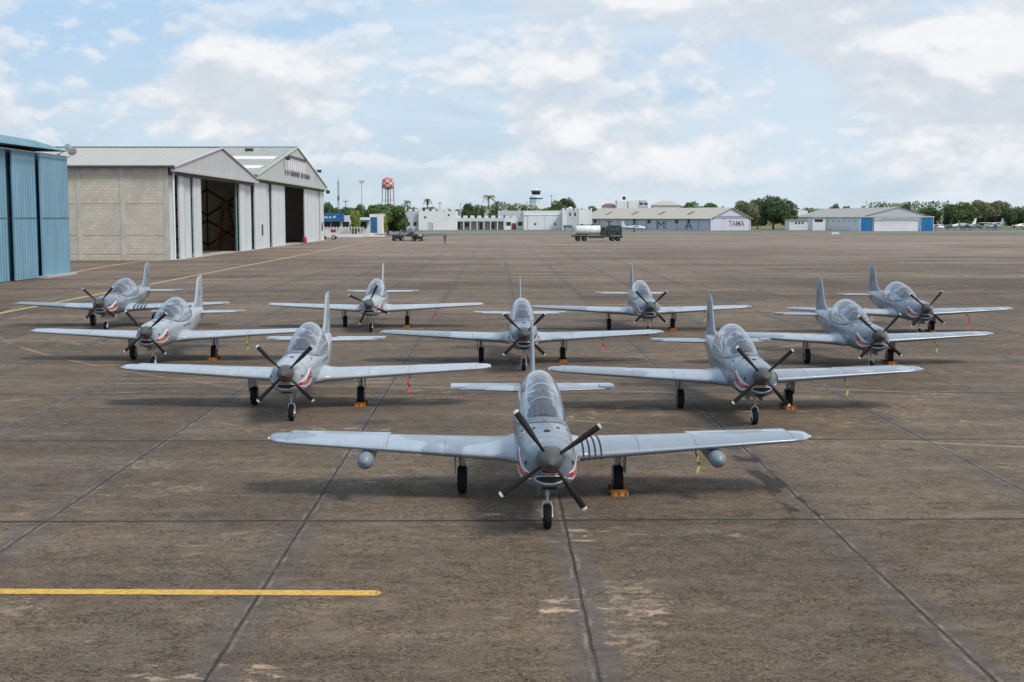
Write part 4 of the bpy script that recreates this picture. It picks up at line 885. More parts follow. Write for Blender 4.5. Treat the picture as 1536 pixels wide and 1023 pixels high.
# letter shed
c0 = Vector((91.7, 549, 0)); L1 = Vector((-.58, .815, 0)); G1 = Vector((.815, .58, 0)); LEN, WID, EV, RG = 87, 24.9, 5.35, 9.85
ang = math.atan2(G1.y, G1.x); rz = ang        # local x along the gable, local y back along the long wall
root = empty('lettered_shed', c0, rz, 'long pale shed with a tan roof and large blue letters on its wall', 'hangar')
wl_ = MB(); wl_.box(0, WID, 0, .3, 0, EV); wl_.box(0, .3, .3, LEN, 0, EV); wl_.box(WID-.3, WID, .3, LEN, 0, EV); wl_.box(.3, WID-.3, LEN-.3, LEN, 0, EV); wl_.prism([(0.01,0.02,EV), (WID-.01,0.02,EV), (WID/2,.02,RG)], (0,.25,0)); wl_.build('wall', 'shed_wall', root)
rf = MB(); 
for xa, xb in ((-.9, WID/2), (WID+.9, WID/2)):
    za = EV-.3; rf.add([(xa,-.8,za), (xa,LEN+.8,za), (xb,LEN+.8,RG+.12), (xb,-.8,RG+.12), (xa,-.8,za-.2), (xa,LEN+.8,za-.2), (xb,LEN+.8,RG-.1), (xb,-.8,RG-.1)], [(0,1,2,3), (7,6,5,4), (0,4,5,1), (1,5,6,2), (3,2,6,7), (0,3,7,4)])
ro = rf.build('roof', 'roof_tan', root)
sl = (RG+.12-EV+.3)/(WID/2+.9)
for k in range(4):
    v = MB(); yy = 18+k*18.5; xm = 6.2; v.add([(xm-2.3, yy-.9, EV-.3+sl*(xm-2.3+.9)+.05), (xm-2.3, yy+.9, EV-.3+sl*(xm-2.3+.9)+.05), (xm+1.6, yy+.9, EV-.3+sl*(xm+1.6+.9)+.05), (xm+1.6, yy-.9, EV-.3+sl*(xm+1.6+.9)+.05)], [(0,1,2,3)]); v.build('roof_light', 'rust', ro)
gt = MB(); gt.box(-1.05, -.9, -.8, LEN+.8, EV-.55, EV-.3); gt.box(-.3, WID+.3, -.1, -.005, EV-.12, EV+.12); gt.build('gutter', 'frame_dark', ro)
ps = MB()
for k in range(14): y_ = .6+k*(LEN-1)/13; ps.box(-.12, -.005, y_-.12, y_+.12, 0, EV-.6)
for xx in (1.5, 8.0, 24.2): ps.box(xx-.12, xx+.12, -.12, -.004, 0, EV-.3)
ps.build('pilaster', 'planegrey', root)
for (ch, pxx) in (('T', 913.5), ('A', 951), ('M', 991), ('A', 1032)):
    # along the long wall: find local y whose image column is pxx
    best = min((abs(744+1920*((c0+L1*q).x)/((c0+L1*q).y)-pxx), q) for q in [i*.25 for i in range(4*LEN)])[1]
    text_mesh(ch, 'letter', 'letter', 4.9, (-.06, best, 2.1), (R(90), 0, R(-90)), root, .02, .0, 1.5)
text_mesh('TAMA', 'lettering', 'letter_dark', 3.6, (15.9, -.03, 2.9), (R(90), 0, 0), root, .02, .012, 1.0)
text_mesh('I', 'emblem', 'planewhite', 2.6, (WID/2, -.02, 7.4), (R(90), 0, 0), root, .02, .06)
mk = MB()
for k in range(26): mk.box(5+k*.6, 5+k*.6+.38, -.012, -.001+.015, EV+.35, EV+.85)
mk.build('faint_lettering', 'letter', root)
for pxx in (892, 973, 1014.5):
    best = min((abs(744+1920*((c0+L1*q).x)/((c0+L1*q).y)-pxx), q) for q in [i*.25 for i in range(4*LEN)])[1]
    q = MB(); q.box(-.05,-.004,best-1.0,best+1.0,2.9,4.6); wo_ = q.build('window', 'windowdark', root); fq = MB(); fq.box(-.09,-.003,best-1.15,best+1.15,2.72,2.88); fq.build('sill', 'whitewall', wo_)
for pxx in (878, 951.5, 1032.5):
    best = min((abs(744+1920*((c0+L1*q).x)/((c0+L1*q).y)-pxx), q) for q in [i*.25 for i in range(4*LEN)])[1]
    q = MB(); q.lathe((-.4, best, 4.3), (0,0,-1), [(-.5,.15), (-.2,.4), (.4,.45), (.5,0)], 10); q.build('wall_lamp', 'dark', root)
dd = MB(); dd.box(.2, 8, -.16, -.1, .05, EV-1.1); dd.build('door', 'shed_wall', root)
# blue-doored hangar
Y0 = 532; xa, xb = 151.5, 181.6; o = ((xa+xb)/2, Y0); root = empty('blue_door_hangar', (*o, 0), 0, 'white hangar with a grey gable between two bright blue door leaves', 'hangar')
EV, RG, LN = 5.95, 10.0, 120; hw = (xb-xa)/2
wl_ = MB(); wl_.box(-hw, -hw+.3, .5, LN, 0, EV); wl_.box(hw-.3, hw, .5, LN, 0, EV); wl_.box(-hw+.3, hw-.3, LN-.3, LN, 0, EV); wl_.box(-hw*.62+.0, hw*.66, .6, .9, 0, EV); wl_.build('wall', 'whitewall', root)
gb = MB(); gb.prism([(-hw+1.2,.3,EV), (hw-1.5,.3,EV), (.6,.3,RG-.1)], (0,.25,0)); gb.build('gable', 'gable_sheet', root)
rf = MB()
for s_ in (-1, 1): rf.add([(s_*(hw+.7),.0,EV-.15), (s_*(hw+.7),LN,EV-.15), (.6,LN,RG), (.6,0,RG), (s_*(hw+.7),0,EV-.35), (s_*(hw+.7),LN,EV-.35), (.6,LN,RG-.2), (.6,0,RG-.2)], [(0,1,2,3), (7,6,5,4), (0,4,5,1), (1,5,6,2), (3,2,6,7), (0,3,7,4)])
rf.build('roof', 'roof_grey', root); hd = MB(); hd.box(-hw-.3, hw+.5, -.35, -.02, EV-.3, EV+.15); hd.build('fascia', 'whitewall_grey', root)
for a, b_ in ((-hw, -hw+4.9), (hw-4.9, hw)): d_ = MB(); d_.box(a, b_, -.1, .1, .05, EV-.35); d_.build('door', 'doorblue', root); 
e_ = MB()
for x in (-hw-.2, -hw+5.0, hw-5.15, hw+.05): e_.box(x, x+.15, -.2, .2, 0, EV-.36)
e_.build('door_frame', 'whitewall', root)
for k in range(9): ws = MB(); ws.box(-hw-.05, -hw-.004, 6+k*9, 10+k*9, 3.6, 4.5); ws.build('window', 'whitewall_grey', root)
t_ = MB()
for k in range(30): t_.box(-6.5+k*.5, -6.5+k*.5+.32, .56, .585, 4.6, 5.2 if k % 4 else 4.9)
for k in range(9): t_.box(-3+k*.9, -3+k*.9+.3, .56, .585, 2.9, 3.2)
t_.build('faint_lettering', 'gable_sheet', root)
for (a, b_, yt, Yq, lab, mt_, rm_) in ((1219,1238,326.5,560,'small white lean-to block left of the blue-doored hangar','whitewall',''), (1184,1221,330,575,'low white annex with three small windows beside the dark trees','whitewall','')):
    o = (X_((a+b_)/2, Yq), Yq); root = empty('annex_building', (*o, 0), 0, lab, 'building'); zt = Z_(yt, Yq)
    q = MB(); q.box(X_(a, Yq), X_(b_, Yq), Yq, Yq+9, 0, zt); shift(q, o).build('wall', mt_, root); q = MB(); q.box(X_(a, Yq)-.4, X_(b_, Yq)+.4, Yq-.6, Yq+9.4, zt+.01, zt+.35); shift(q, o).build('roof', 'roof_grey', root)
    if a == 1184: winrow(root, o, Yq, ((1193,1195,333,336), (1198,1200,333,336), (1203,1205,333,336)))
    else: winrow(root, o, Yq, ((1222,1234,329,333),), frame=False)
Yq = 650; o = (X_(1200, Yq), Yq); root = empty('far_shed', (*o, 0), 0, 'white gabled end wall behind the low annex', 'building'); q = MB(); x0, x1 = X_(1190, Yq), X_(1211, Yq); q.prism([(x0,Yq,0), (x1,Yq,0), (x1,Yq,Z_(317,Yq)), (X_(1195,Yq),Yq,Z_(313,Yq)), (x0,Yq,Z_(315,Yq))], (0,12,0)); shift(q, o).build('wall', 'whitewall', root)
# rooftops behind the shed
Yq = 760; o = (X_(940, Yq), Yq); root = empty('water_tank_house', (*o, 0), 0, 'white block with a black ball-shaped roof tank behind the tan-roofed shed', 'building')
q = MB(); q.box(X_(925, Yq), X_(957, Yq), Yq, Yq+10, 0, Z_(301, Yq)); q.box(X_(926, Yq), X_(943, Yq), Yq+1, Yq+6, Z_(301, Yq)+.01, Z_(299.5, Yq)); shift(q, o).build('wall', 'whitewall', root)
q = MB(); q.lathe((X_(936.5, Yq), Yq+3, Z_(299.5, Yq)), (0,0,1), [(0,.8), (.5,1.0), (1.3,1.0), (1.9,.5), (2.0,0)], 12); shift(q, o).build('water_tank', 'black', root, 50)
q = MB(); q.box(X_(941, Yq), X_(942, Yq), Yq-.1, Yq-.01, 0, Z_(302, Yq)); shift(q, o).build('downpipe', 'dark', root)
Yq = 790; o = (X_(965, Yq), Yq); root = empty('office_block', (*o, 0), 0, 'grey flat-topped block right of the black roof tank', 'building')
q = MB(); q.box(X_(957.5, Yq), X_(972, Yq), Yq, Yq+10, 0, Z_(306, Yq), 0); q.box(X_(960, Yq), X_(970, Yq), Yq+1, Yq+8, Z_(306, Yq)+.01, Z_(300.5, Yq), 0); shift(q, o).build('wall', 'whitewall_grey', root); winrow(root, o, Yq, ((959,964,304,307), (966,971,304,307)), frame=False)
for (a, b_, yb, yt, Yq, lab) in ((978,1022,308,301,780,'brown hipped roof rising between trees behind the tan-roofed shed'), (903,926,309,305,770,'low brown roof left of the black roof tank')):
    o = (X_((a+b_)/2, Yq), Yq); root = empty('hipped_house', (*o, 0), 0, lab, 'building'); zb_, zt = Z_(yb, Yq), Z_(yt, Yq); x0, x1 = X_(a, Yq), X_(b_, Yq); dd_ = (x1-x0)*.3
    q = MB(); q.box(x0+.5, x1-.5, Yq+.5, Yq+9.5, 0, zb_-.02); shift(q, o).build('wall', 'whitewall_grey', root)
    q = MB(); q.add([(x0,Yq,zb_), (x1,Yq,zb_), (x1,Yq+10,zb_), (x0,Yq+10,zb_), (x0+dd_,Yq+5,zt), (x1-dd_,Yq+5,zt)], [(0,1,5,4), (1,2,5), (2,3,4,5), (3,0,4), (3,2,1,0)]); shift(q, o).build('roof', 'rust' if a < 950 else 'roof_tan', root)
# control tower
Yq = 900; c_ = at(804, 300, Yq); root = empty('control_tower', (c_.x, Yq, 0), 0, 'white control tower with blue bands rising behind the white hangar', 'tower')
z1, z2, z3, z4 = Z_(305, Yq), Z_(299, Yq), Z_(292, Yq), Z_(286.5, Yq)
q = MB(); q.lathe((0,0,0), (0,0,1), [(0,4.6), (z1,4.4), (z2-1,4.4)], 8); q.build('shaft', 'whitewall', root, 20)
q = MB(); q.lathe((0,0,z2-.98), (0,0,1), [(0,4.6), (.2,4.5), (z3-z2,3.6)], 8); q.build('collar', 'whitewall', root, 20)
q = MB(); q.lathe((0,0,Z_(298.5,Yq)), (0,0,1), [(0,4.6), (.1,4.75), (.9,4.75), (1.0,4.6)], 8); q.lathe((0,0,Z_(287.5,Yq)), (0,0,1), [(0,3.2), (0.02,3.45), (.8,3.45), (.82,3.2)], 8); q.build('blue_band', 'doorblue', root, 20)
q = MB(); q.lathe((0,0,z3), (0,0,1), [(0,2.9), (z4-z3,3.2)], 8); q.build('cab_glass', 'windowdark', root, 20)
q = MB(); q.lathe((0,0,z4+.6), (0,0,1), [(0,3.4), (.5,2.6), (.55,.8), (1.3,.5), (1.35,0)], 8); q.tube((0,0,z4+1.2), (0,0,z4+3.2), .12, n=5); q.build('roof', 'whitewall', root, 20)
# water tower
Yq = 700; c_ = at(582, 290, Yq); root = empty('water_tower', (c_.x, Yq, 0), 0, 'red and white chequered water tower on thin legs above the trees', 'water tower')
zb_ = Z_(280.5, Yq); q = MB(); q.lathe((0,0,0), (0,0,1), [(-1.6,0), (-1.4,1.2), (-.9,2.4), (0,3.25), (3.7,3.25)], 20); tk = q.build('tank', 'checker_red', root, 60, loc=(0,0,zb_))
q = MB(); q.lathe((0,0,3.71), (0,0,1), [(0,3.3), (.6,2.6), (1.1,1.6), (1.5,0)], 20); q.build('tank_roof', 'tankred', tk, 60)
q = MB(); q.lathe((0,0,-.1), (0,0,1), [(0,3.3), (0,3.75), (.15,3.75), (.15,3.3)], 20); q.path([(3.7*math.cos(a), 3.7*math.sin(a), .95) for a in [2*math.pi*i/16 for i in range(16)]], .05, 4, closed=True); q.build('walkway', 'rust', tk)
for k in range(4): a = R(45+90*k-18); q = MB(); q.tube((4.0*math.cos(a), 4.0*math.sin(a), 0), (3.15*math.cos(a), 3.15*math.sin(a), zb_+.2), .22, n=6); q.build('leg', 'rust', root)
q = MB(); q.tube((0,0,0), (0,0,zb_-1.5), .35, n=8)
for zf in (.35, .68):
    for k in range(4):
        a, b2 = R(45+90*k-18), R(135+90*k-18); rr = 4.0-.85*zf; q.tube((rr*math.cos(a), rr*math.sin(a), zb_*zf), (rr*math.cos(b2), rr*math.sin(b2), zb_*zf), .09, n=5)
q.build('bracing', 'rust', root)
# masts and poles
Yq = 455; c_ = at(508, 330, Yq); q = MB(); ztop = Z_(271, Yq)
for dx_, dy_ in ((-.3,-.2), (.3,-.2), (0,.3)): q.tube((dx_*1.5, dy_*1.5, 0), (dx_*.7, dy_*.7, ztop), .06, n=5)
for k in range(int(ztop/.8)): z = k*.8; q.tube((-.42,-.28,z), (.42,-.28,z+.8), .035, n=4); q.tube((.42,-.28,z), (0,.42,z+.8), .035, n=4)
q.tube((0,0,ztop-7), (0,0,ztop-5.5), .35, n=8); q.tube((0,0,ztop), (0,0,ztop+2), .04, n=5); tag(q.build('radio_mast', 'rust', None, loc=(c_.x, Yq, 0)), 'thin lattice radio mast above the trees beside the taller hangar', 'mast')
Yq = 500; c_ = at(543, 330, Yq); q = MB(); ztop = Z_(273, Yq); q.tube((0,0,0), (0,0,ztop), .22, .13, 8); q.box(-1.1,1.1,-.3,.3,ztop,ztop+.5); q.box(-.7,.7,-.5,-.3,ztop-.5,ztop); tag(q.build('light_mast', 'strut', None, loc=(c_.x, Yq, 0)), 'tall pale floodlight pole between the lattice mast and the water tower', 'light pole')
for (x_, yt, Yq, lab, nm) in ((691,304,600,'cream pole standing before the round trees left of the palm','utility_pole'), (791,302,640,'thin pole between the white hangar and the control tower','utility_pole'), (660,303,650,'thin dark pole behind the white battlemented hall','utility_pole'), (519,300,520,'short dark pole between the two tall masts','utility_pole'), (827,292,880,'thin aerial pole just right of the control tower','utility_pole')):
    c_ = at(x_, 330, Yq); zt = Z_(yt, Yq); q = MB(); q.tube((0,0,0), (0,0,zt), .2, .14, 6); q.box(-1.0,1.0,-.08,.08,zt-.7,zt-.5); q.tube((-.9,0,zt-.5), (-.9,0,zt-.2), .07, n=5); q.tube((.9,0,zt-.5), (.9,0,zt-.2), .07, n=5); tag(q.build(nm, 'concrete_pale' if x_ in (691, 791) else 'dark', None, loc=(c_.x, Yq, 0)), lab, 'pole', 'poles beyond the airfield buildings')
Yq = 820; c_ = at(1400.5, 330, Yq); zt = Z_(301, Yq); q = MB(); q.tube((0,0,0), (0,0,zt), .15, .1, 6); q.build
pr = empty('windsock', (c_.x, Yq, 0), 0, 'small dark windsock on a thin pole above the right-hand trees', 'windsock'); q.build('pole', 'whitewall', pr)
q = MB(); q.lathe((0,0,zt-.6), (-1,0,-.25), [(0,.7), (2.0,.5), (4.0,.2)], 10); q.build('sock', 'letter_dark', pr)

# ------------------------------------------------------------------ TREES
def crown_mesh(name, mat, w_, h, seed, n, leaf=.55, clumps=14, flat=.8, mesh_only=False, zb=0.0):
    rnd = random.Random(seed); cs = []
    for i in range(clumps):
        a = rnd.uniform(0, 2*math.pi); r_ = (rnd.random()**.5)*.36*w_; z = zb+h*(.16+.62*rnd.random()*(1-(r_/(w_*.5))**2*.5)); cs.append((r_*math.cos(a), r_*math.sin(a), z, rnd.uniform(.14,.24)*w_))
    cs.append((0,0,zb+h*.55,w_*.3)); vs = []; fs = []
    for i in range(n):
        cx, cy, cz, cr = cs[rnd.randrange(len(cs))]
        d = Vector((rnd.gauss(0,1), rnd.gauss(0,1), rnd.gauss(0,1))).normalized(); rr = cr*(.62+.42*rnd.random()); p = Vector((cx, cy, cz))+Vector((d.x*rr, d.y*rr, d.z*rr*flat*h/w_*1.1))
        if p.z < zb+h*.08: p.z = zb+h*.08+rnd.random()*.5
        nrm = (d+Vector((rnd.uniform(-.8,.8), rnd.uniform(-.8,.8), rnd.uniform(-.4,.9)))).normalized(); a = nrm.orthogonal().normalized(); b_ = nrm.cross(a); an = rnd.uniform(0, 6.28); u = a*math.cos(an)+b_*math.sin(an); v = nrm.cross(u); s_ = leaf*rnd.uniform(.6,1.35)
        k = len(vs); vs += [p+u*s_, p+v*s_*.55, p-u*s_, p-v*s_*.55]; fs.append((k,k+1,k+2,k+3))
    mb_ = MB(); mb_.add(vs, fs); return mb_
tree_proto = {}
def tree(x, base_y, w_px, top_y, kind, label, name='tree', Y=None):
    Y = Y or 10944/(base_y-326); c_ = at(x, base_y, Y); w_ = w_px/F*Y; h = Z_(top_y, Y); 
    root = empty(name, (c_.x, Y, 0), 0, label, 'tree', 'trees beyond the airfield')
    mat, seed = kind; key = (mat, seed)
    if key not in tree_proto:
        o = crown_mesh('crown', mat, 12, 11, seed, 7500, .42, 22, zb=.2).build('crown', mat, root, fix=False)
        t_ = MB(); t_.tube((0,0,0), (.2,0,3.2), .42, .28, 8); rr = random.Random(seed)
        for k in range(5): a = rr.uniform(0, 6.28); t_.tube((.15,0,2.3+.4*k), (2.6*math.cos(a), 2.6*math.sin(a), 5.5+rr.random()*2), .17, .05, 6)
        q = t_.build('trunk', 'trunk', root); tree_proto[key] = (o.data, q.data)
    else:
        for nm, me in zip(('crown', 'trunk'), tree_proto[key]): o = bpy.data.objects.new(nm, me); C.objects.link(o); o.parent = root
    root.scale = (w_/12, w_/12, h/10.2); root.rotation_euler = (0, 0, random.Random(x).uniform(0, 6.28)); return root
random.seed(3)
KM, KD, KO, KY = ('leaf_mid', 1), ('leaf_dark', 2), ('leaf_olive', 3), ('leaf_yellow', 4); KM2, KD2, KO2 = ('leaf_mid', 5), ('leaf_dark', 6), ('leaf_olive', 7)
TREES = [
 (582, 352.5, 62, 302, KM, 'large round green tree behind the parked dark aircraft', None), (562, 352, 46, 306, KM2, 'broad green tree crown left of the large round tree', 420),
 (534, 351, 20, 314, KY, 'small yellow-green tree in front of the white office', 372), (574, 352, 18, 318, KY, 'small yellow-green sapling at the foot of the large round tree', 385), (600, 352, 26, 318, KD, 'low dark bush against the large round tree', 415),
 (495, 350, 30, 303, KD2, 'dark tree top between the taller hangar and the lattice mast', 470), (516, 350, 34, 308, KM, 'green tree behind the blue sign board', 480), (540, 350, 30, 306, KM2, 'green tree behind the floodlight pole', 500),
 (640, 344, 44, 309, KD, 'green tree showing over the white battlemented hall', 680), (612, 344, 30, 309, KM, 'tree right beside the water tower legs', 680), (672, 344, 26, 313, KM2, 'low tree over the right end of the battlemented hall', 690),
 (704, 344, 30, 303, KD, 'round dark tree right of the cream pole', 660), (717, 344, 22, 306, KM, 'mid green tree left of the palm', 670), (744, 344, 20, 308, KM2, 'mid green tree right of the palm', 670),
 (770, 344, 30, 308, KO, 'olive tree row end over the blue-grey block', 760), (790, 344, 26, 309, KD2, 'low dark tree left of the control tower', 770), (822, 344, 24, 308, KM, 'low tree right below the control tower', 760),
 (852, 344, 48, 295, KD, 'large dark round tree right of the control tower', 700), (836, 344, 30, 300, KM2, 'smaller tree leaning against the large round one right of the control tower', 690),
 (890, 342, 34, 308, KO, 'pale olive tree behind the crenellated block', 800), (1000, 342, 46, 301, KO2, 'brownish tree over the hipped roof', 830), (1062, 342, 38, 301, KM, 'green tree over the right half of the tan roof', 720), (1035, 342, 34, 302, KM2, 'green tree over the middle of the tan roof', 730),
 (1118, 341, 44, 300, KO, 'olive-brown tree just right of the shed gable', 630), (1136, 341, 34, 294, KO2, 'thin-topped olive tree between the shed and the darkest tree', 640), (1160, 342, 50, 291, KD, 'darkest and tallest tree between the two hangars on the right', 600), (1181, 342, 30, 298, KD2, 'dark tree at the left end of the blue-doored hangar', 610),
 (1250, 340, 22, 304, KD, 'small dark tree top over the left of the grey roof', 760), (1266, 340, 20, 306, KM, 'small round tree top over the middle of the grey roof', 760), (1322, 340, 16, 305, KM2, 'small tree tip left of the grey gable peak', 780), (1358, 340, 20, 303, KD2, 'feathery tree right of the grey gable peak', 700),
 (1395, 340, 40, 308, KM, 'green tree below the windsock', 720), (1425, 340, 34, 304, KD, 'dark tree left of the large wood on the right', 700), (1446, 340, 40, 302, KM2, 'mid green tree behind the parked white planes', 690), (1472, 340, 44, 299, KO, 'tall olive tree behind the parked planes', 690), (1495, 340, 44, 298, KO2, 'tallest brown-tinged tree on the right edge', 690), (1521, 340, 34, 311, KD2, 'dark low tree near the right edge', 680), (1538, 340, 30, 311, KD, 'dark tree cut by the right edge', 675)]
for (x, by, wp, ty, kd, lab, Yq) in TREES: tree(x, by, wp, ty, kd, lab, Y=Yq)
# palm
def palm(x, Y, top, lab, sz=3.2):
    c_ = at(x, 330, Y); root = empty('palm_tree', (c_.x, Y, 0), 0, lab, 'palm'); h = Z_(top, Y)-sz*.25
    t_ = MB(); t_.path([(0,0,0), (.2,0,h*.4), (.1,0,h*.8), (0,0,h)], .28, 7); t_.build('trunk', 'trunk', root)
    f_ = MB(); rr = random.Random(x)
    for k in range(26):
        a = rr.uniform(0, 6.28); el = rr.uniform(-.5, 1.2); pts = []
        for i in range(6):
            u = i/5; r_ = sz*u; pts.append(Vector((math.cos(a)*r_*math.cos(el*(1-u*.5)), math.sin(a)*r_*math.cos(el*(1-u*.5)), h+math.sin(el)*r_-1.1*sz*u*u*.6)))
        sd = Vector((-math.sin(a), math.cos(a), 0))
        f_.grid([[p-sd*.32*(1-.7*i/5)-Vector((0,0,.25)), p, p+sd*.32*(1-.7*i/5)-Vector((0,0,.25))] for i, p in enumerate(pts)], False)
    f_.build('crown', 'leaf_olive', root, fix=False)
palm(733, 640, 293, 'tall palm with a dry skirt standing among the round trees', 3.6); palm(611, 690, 301, 'small palm top just right of the water tower', 2.2); palm(641.5, 700, 298, 'thin pointed palm over the battlemented hall', 2.6); palm(745, 740, 302, 'small palm right of the tall palm', 2.2)
# the far wood: one mass nobody could count
rnd = random.Random(11); vs = []; fs = []
for i in range(30000):
    x = rnd.uniform(-190, 640); y = rnd.uniform(860, 905)
    hh_ = 12.0+4.5*mnoise.noise(Vector((x*.03, 1.3, 0)))+2.6*mnoise.noise(Vector((x*.12, 5.3, 0)))+(2.5 if x > 260 else 0)
    z = rnd.uniform(.0, 1)**.6*hh_; s_ = rnd.uniform(.5, 1.1)
    nrm = Vector((rnd.uniform(-1,1), rnd.uniform(-1.2,.4), rnd.uniform(-.2,1.1))).normalized(); a = nrm.orthogonal().normalized(); b_ = nrm.cross(a); k = len(vs); p = Vector((x, y, z)); vs += [p+a*s_, p+b_*s_*.7, p-a*s_, p-b_*s_*.7]; fs.append((k,k+1,k+2,k+3))
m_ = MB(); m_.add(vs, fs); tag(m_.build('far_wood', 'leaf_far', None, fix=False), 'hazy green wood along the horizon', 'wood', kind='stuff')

# ------------------------------------------------------------------ VEHICLES AND OTHER AIRCRAFT
p = gnd(896, 361.5); root = empty('tanker_truck', (p.x, p.y, 0), R(2), 'dark green fuel truck with a dull white tank crossing the far apron', 'truck'); S = 1.0
ch = MB(); ch.box(-5.7,5.3,-.55,.55,.95,1.25); ch.box(-2.2,1.6,-1.2,-.7,.7,1.25); ch.box(-2.0,1.4,.7,1.2,.7,1.25); ch.box(-6.1,-5.5,-1.2,1.2,.95,1.35); ch.tube((-6.0,-.9,1.2), (-6.5,-.9,1.3), .15, n=8); ch.box(-5.6,-2.4,-1.3,-1.22,1.35,1.6); ch.build('chassis', 'truck_dark', root)
tk = MB(); rows = []
for x, k in ((-5.2,.82), (-5.05,.95), (-4.9,1.0), (.35,1.0), (.5,.95), (.62,.82)): rows.append([Vector((x, 1.25*k*math.cos(a), 2.55+1.1*k*math.sin(a))) for a in [2*math.pi*i/24 for i in range(24)]])
tk.grid(rows, True, True, True); tko = tk.build('tank', 'truck_tank', root, 35)
q = MB(); q.box(-4.8,.2,-.35,.35,3.62,3.70); q.lathe((-3.8,0,3.66), (0,0,1), [(0,.35), (.25,.35), (.3,0)], 12); q.lathe((-1.2,0,3.66), (0,0,1), [(0,.35), (.25,.35), (.3,0)], 12); q.tube((-5.0,-.4,3.8), (.3,-.4,3.8), .03, n=5)
for x in (-5.0,-2.4,.3): q.tube((x,-.4,3.66), (x,-.4,3.8), .03, n=5)
q.build('walkway', 'dark', tko)
q = MB()
for x in (-4.3, -1.9, .0): q.grid([[Vector((x+d, 1.27*math.cos(a), 2.55+1.12*math.sin(a))) for a in [2*math.pi*i/24 for i in range(24)]] for d in (-.05, .05)])
q.build('tank_band', 'whitewall_grey', tko)
q = MB(); q.box(.8,2.1,-1.15,1.15,1.3,2.5); q.box(.9,1.9,-.9,.9,2.5,3.2); q.tube((2.1,-.9,1.3), (2.1,-.9,3.5), .09, n=8); q.build('pump_cabinet', 'truck_dark', root)
q = MB(); q.prism([(2.4,-1.25,1.15), (5.75,-1.25,1.15), (5.8,-1.25,2.2), (5.55,-1.25,3.45), (5.2,-1.25,3.6), (2.6,-1.25,3.6), (2.4,-1.25,3.4)], (0,2.5,0)); cab = q.build('cab', 'truck_dark', root)
q = MB(); q.prism([(4.2,-1.262,2.3), (5.45,-1.262,2.3), (5.25,-1.262,3.25), (4.2,-1.262,3.25)], (0,.01,0)); q.prism([(2.9,-1.262,2.4), (3.9,-1.262,2.4), (3.9,-1.262,3.2), (2.9,-1.262,3.2)], (0,.01,0)); q.add([(5.81,-1.1,2.25), (5.81,1.1,2.25), (5.60,1.1,3.3), (5.60,-1.1,3.3)], [(0,1,2,3)]); q.build('window', 'glassdark', cab)
q = MB(); q.box(5.6,5.95,-1.25,1.25,.75,1.2); q.build('bumper', 'dark', root); q = MB(); q.box(5.5,5.7,-1.5,-1.3,2.6,3.1); q.build('mirror', 'dark', cab)
for s_ in (-1, 1): q = MB(); q.lathe((5.95, s_*.95, 1.0), (1,0,0), [(0,.14), (.04,.12), (.05,0)], 10); q.build('headlight', 'lampglass', root)
q = MB(); q.box(2.9,5.5,-1.32,-1.2,1.12,1.3); q.build('fender', 'planegrey', root)
for x in (-4.75, -3.2, 3.5, 4.9):
    for s_ in (-1, 1): q = MB(); wheel_mb(q, (x, s_*1.05, .56), .56, .38); q.build('wheel', ['tyre', 'dark'], root, 40)
root.scale = (1.0, 1.0, 1.04)

# dark aircraft parked far off, tail towards us
r_ = copy_tree(proto['grey']); p = gnd(617, 361.3); r_.location = (p.x, p.y, 0); r_.scale = (1.6, 1.35, 1.4); r_.rotation_euler = (0, 0, R(6)); tag(r_, 'dark weathered aircraft parked far back in front of the large round tree', 'airplane'); r_.name = 'parked_aircraft'; r_['group'] = ''
del r_['group']
for c_ in r_.children_recursive:
    if c_.name.split('.')[0] in ('shark_mouth', 'gum', 'teeth', 'chin_stripe', 'fin_marking'): bpy.data.objects.remove(c_); continue
for c_ in r_.children_recursive:
    if c_.type == 'MESH' and c_.name.split('.')[0] in ('fuselage', 'wing', 'aileron', 'flap', 'tailplane', 'fin', 'rudder', 'elevator', 'gear_door'):
        for sl_ in c_.material_slots: sl_.link = 'OBJECT'; sl_.material = M['darkplane']
q = MB(); q.box(-3.9,-3.1,-.4,.4,0,1.3); q.tube((-3.4,-.5,.45), (-3.4,.5,.45), .45, n=12); q.box(1.9,3.4,-.5,.5,.05,.5); q.tube((3.2,0,.3), (3.2,0,1.5), .3, n=8); q.build('x') if False else None
# ground equipment by that aircraft
def cart(x, y, mats, lab, sc=1.0, rz=0.0, nm='ground_cart'):
    p = gnd(x, y); root = empty(nm, (p.x, p.y, 0), rz, lab, 'ground cart'); root.scale = (sc,)*3
    q = MB(); q.prism([(-1.1,-.55,.35), (.9,-.55,.35), (1.1,-.55,.6), (1.1,-.55,.95), (.3,-.55,1.05), (.2,-.55,1.45), (-1.0,-.55,1.45), (-1.15,-.55,1.2)], (0,1.1,0)); q.build('body', mats[0], root)
    q = MB(); q.box(.35,1.0,-.5,.5,1.06,1.5); q.tube((.3,0,1.3), (.1,0,1.7), .04, n=6); q.build('hood', mats[1], root)
    for sx_ in (-.8, .75):
        for sy_ in (-.6, .6): k = MB(); wheel_mb(k, (sx_, sy_, .32), .32, .2); k.build('wheel', ['tyre', 'hub'], root, 40)
cart(494, 359, ('whitewall', 'red'), 'small white tow tractor with a red rear beside the taller hangar', 1.7); cart(597, 361, ('dark', 'truck_dark'), 'dark equipment cart under the left wing of the distant dark aircraft', 1.15, .4); cart(626, 361.5, ('dark', 'whitewall_grey'), 'dark cart under the nose of the distant dark aircraft', 1.1, -.3)

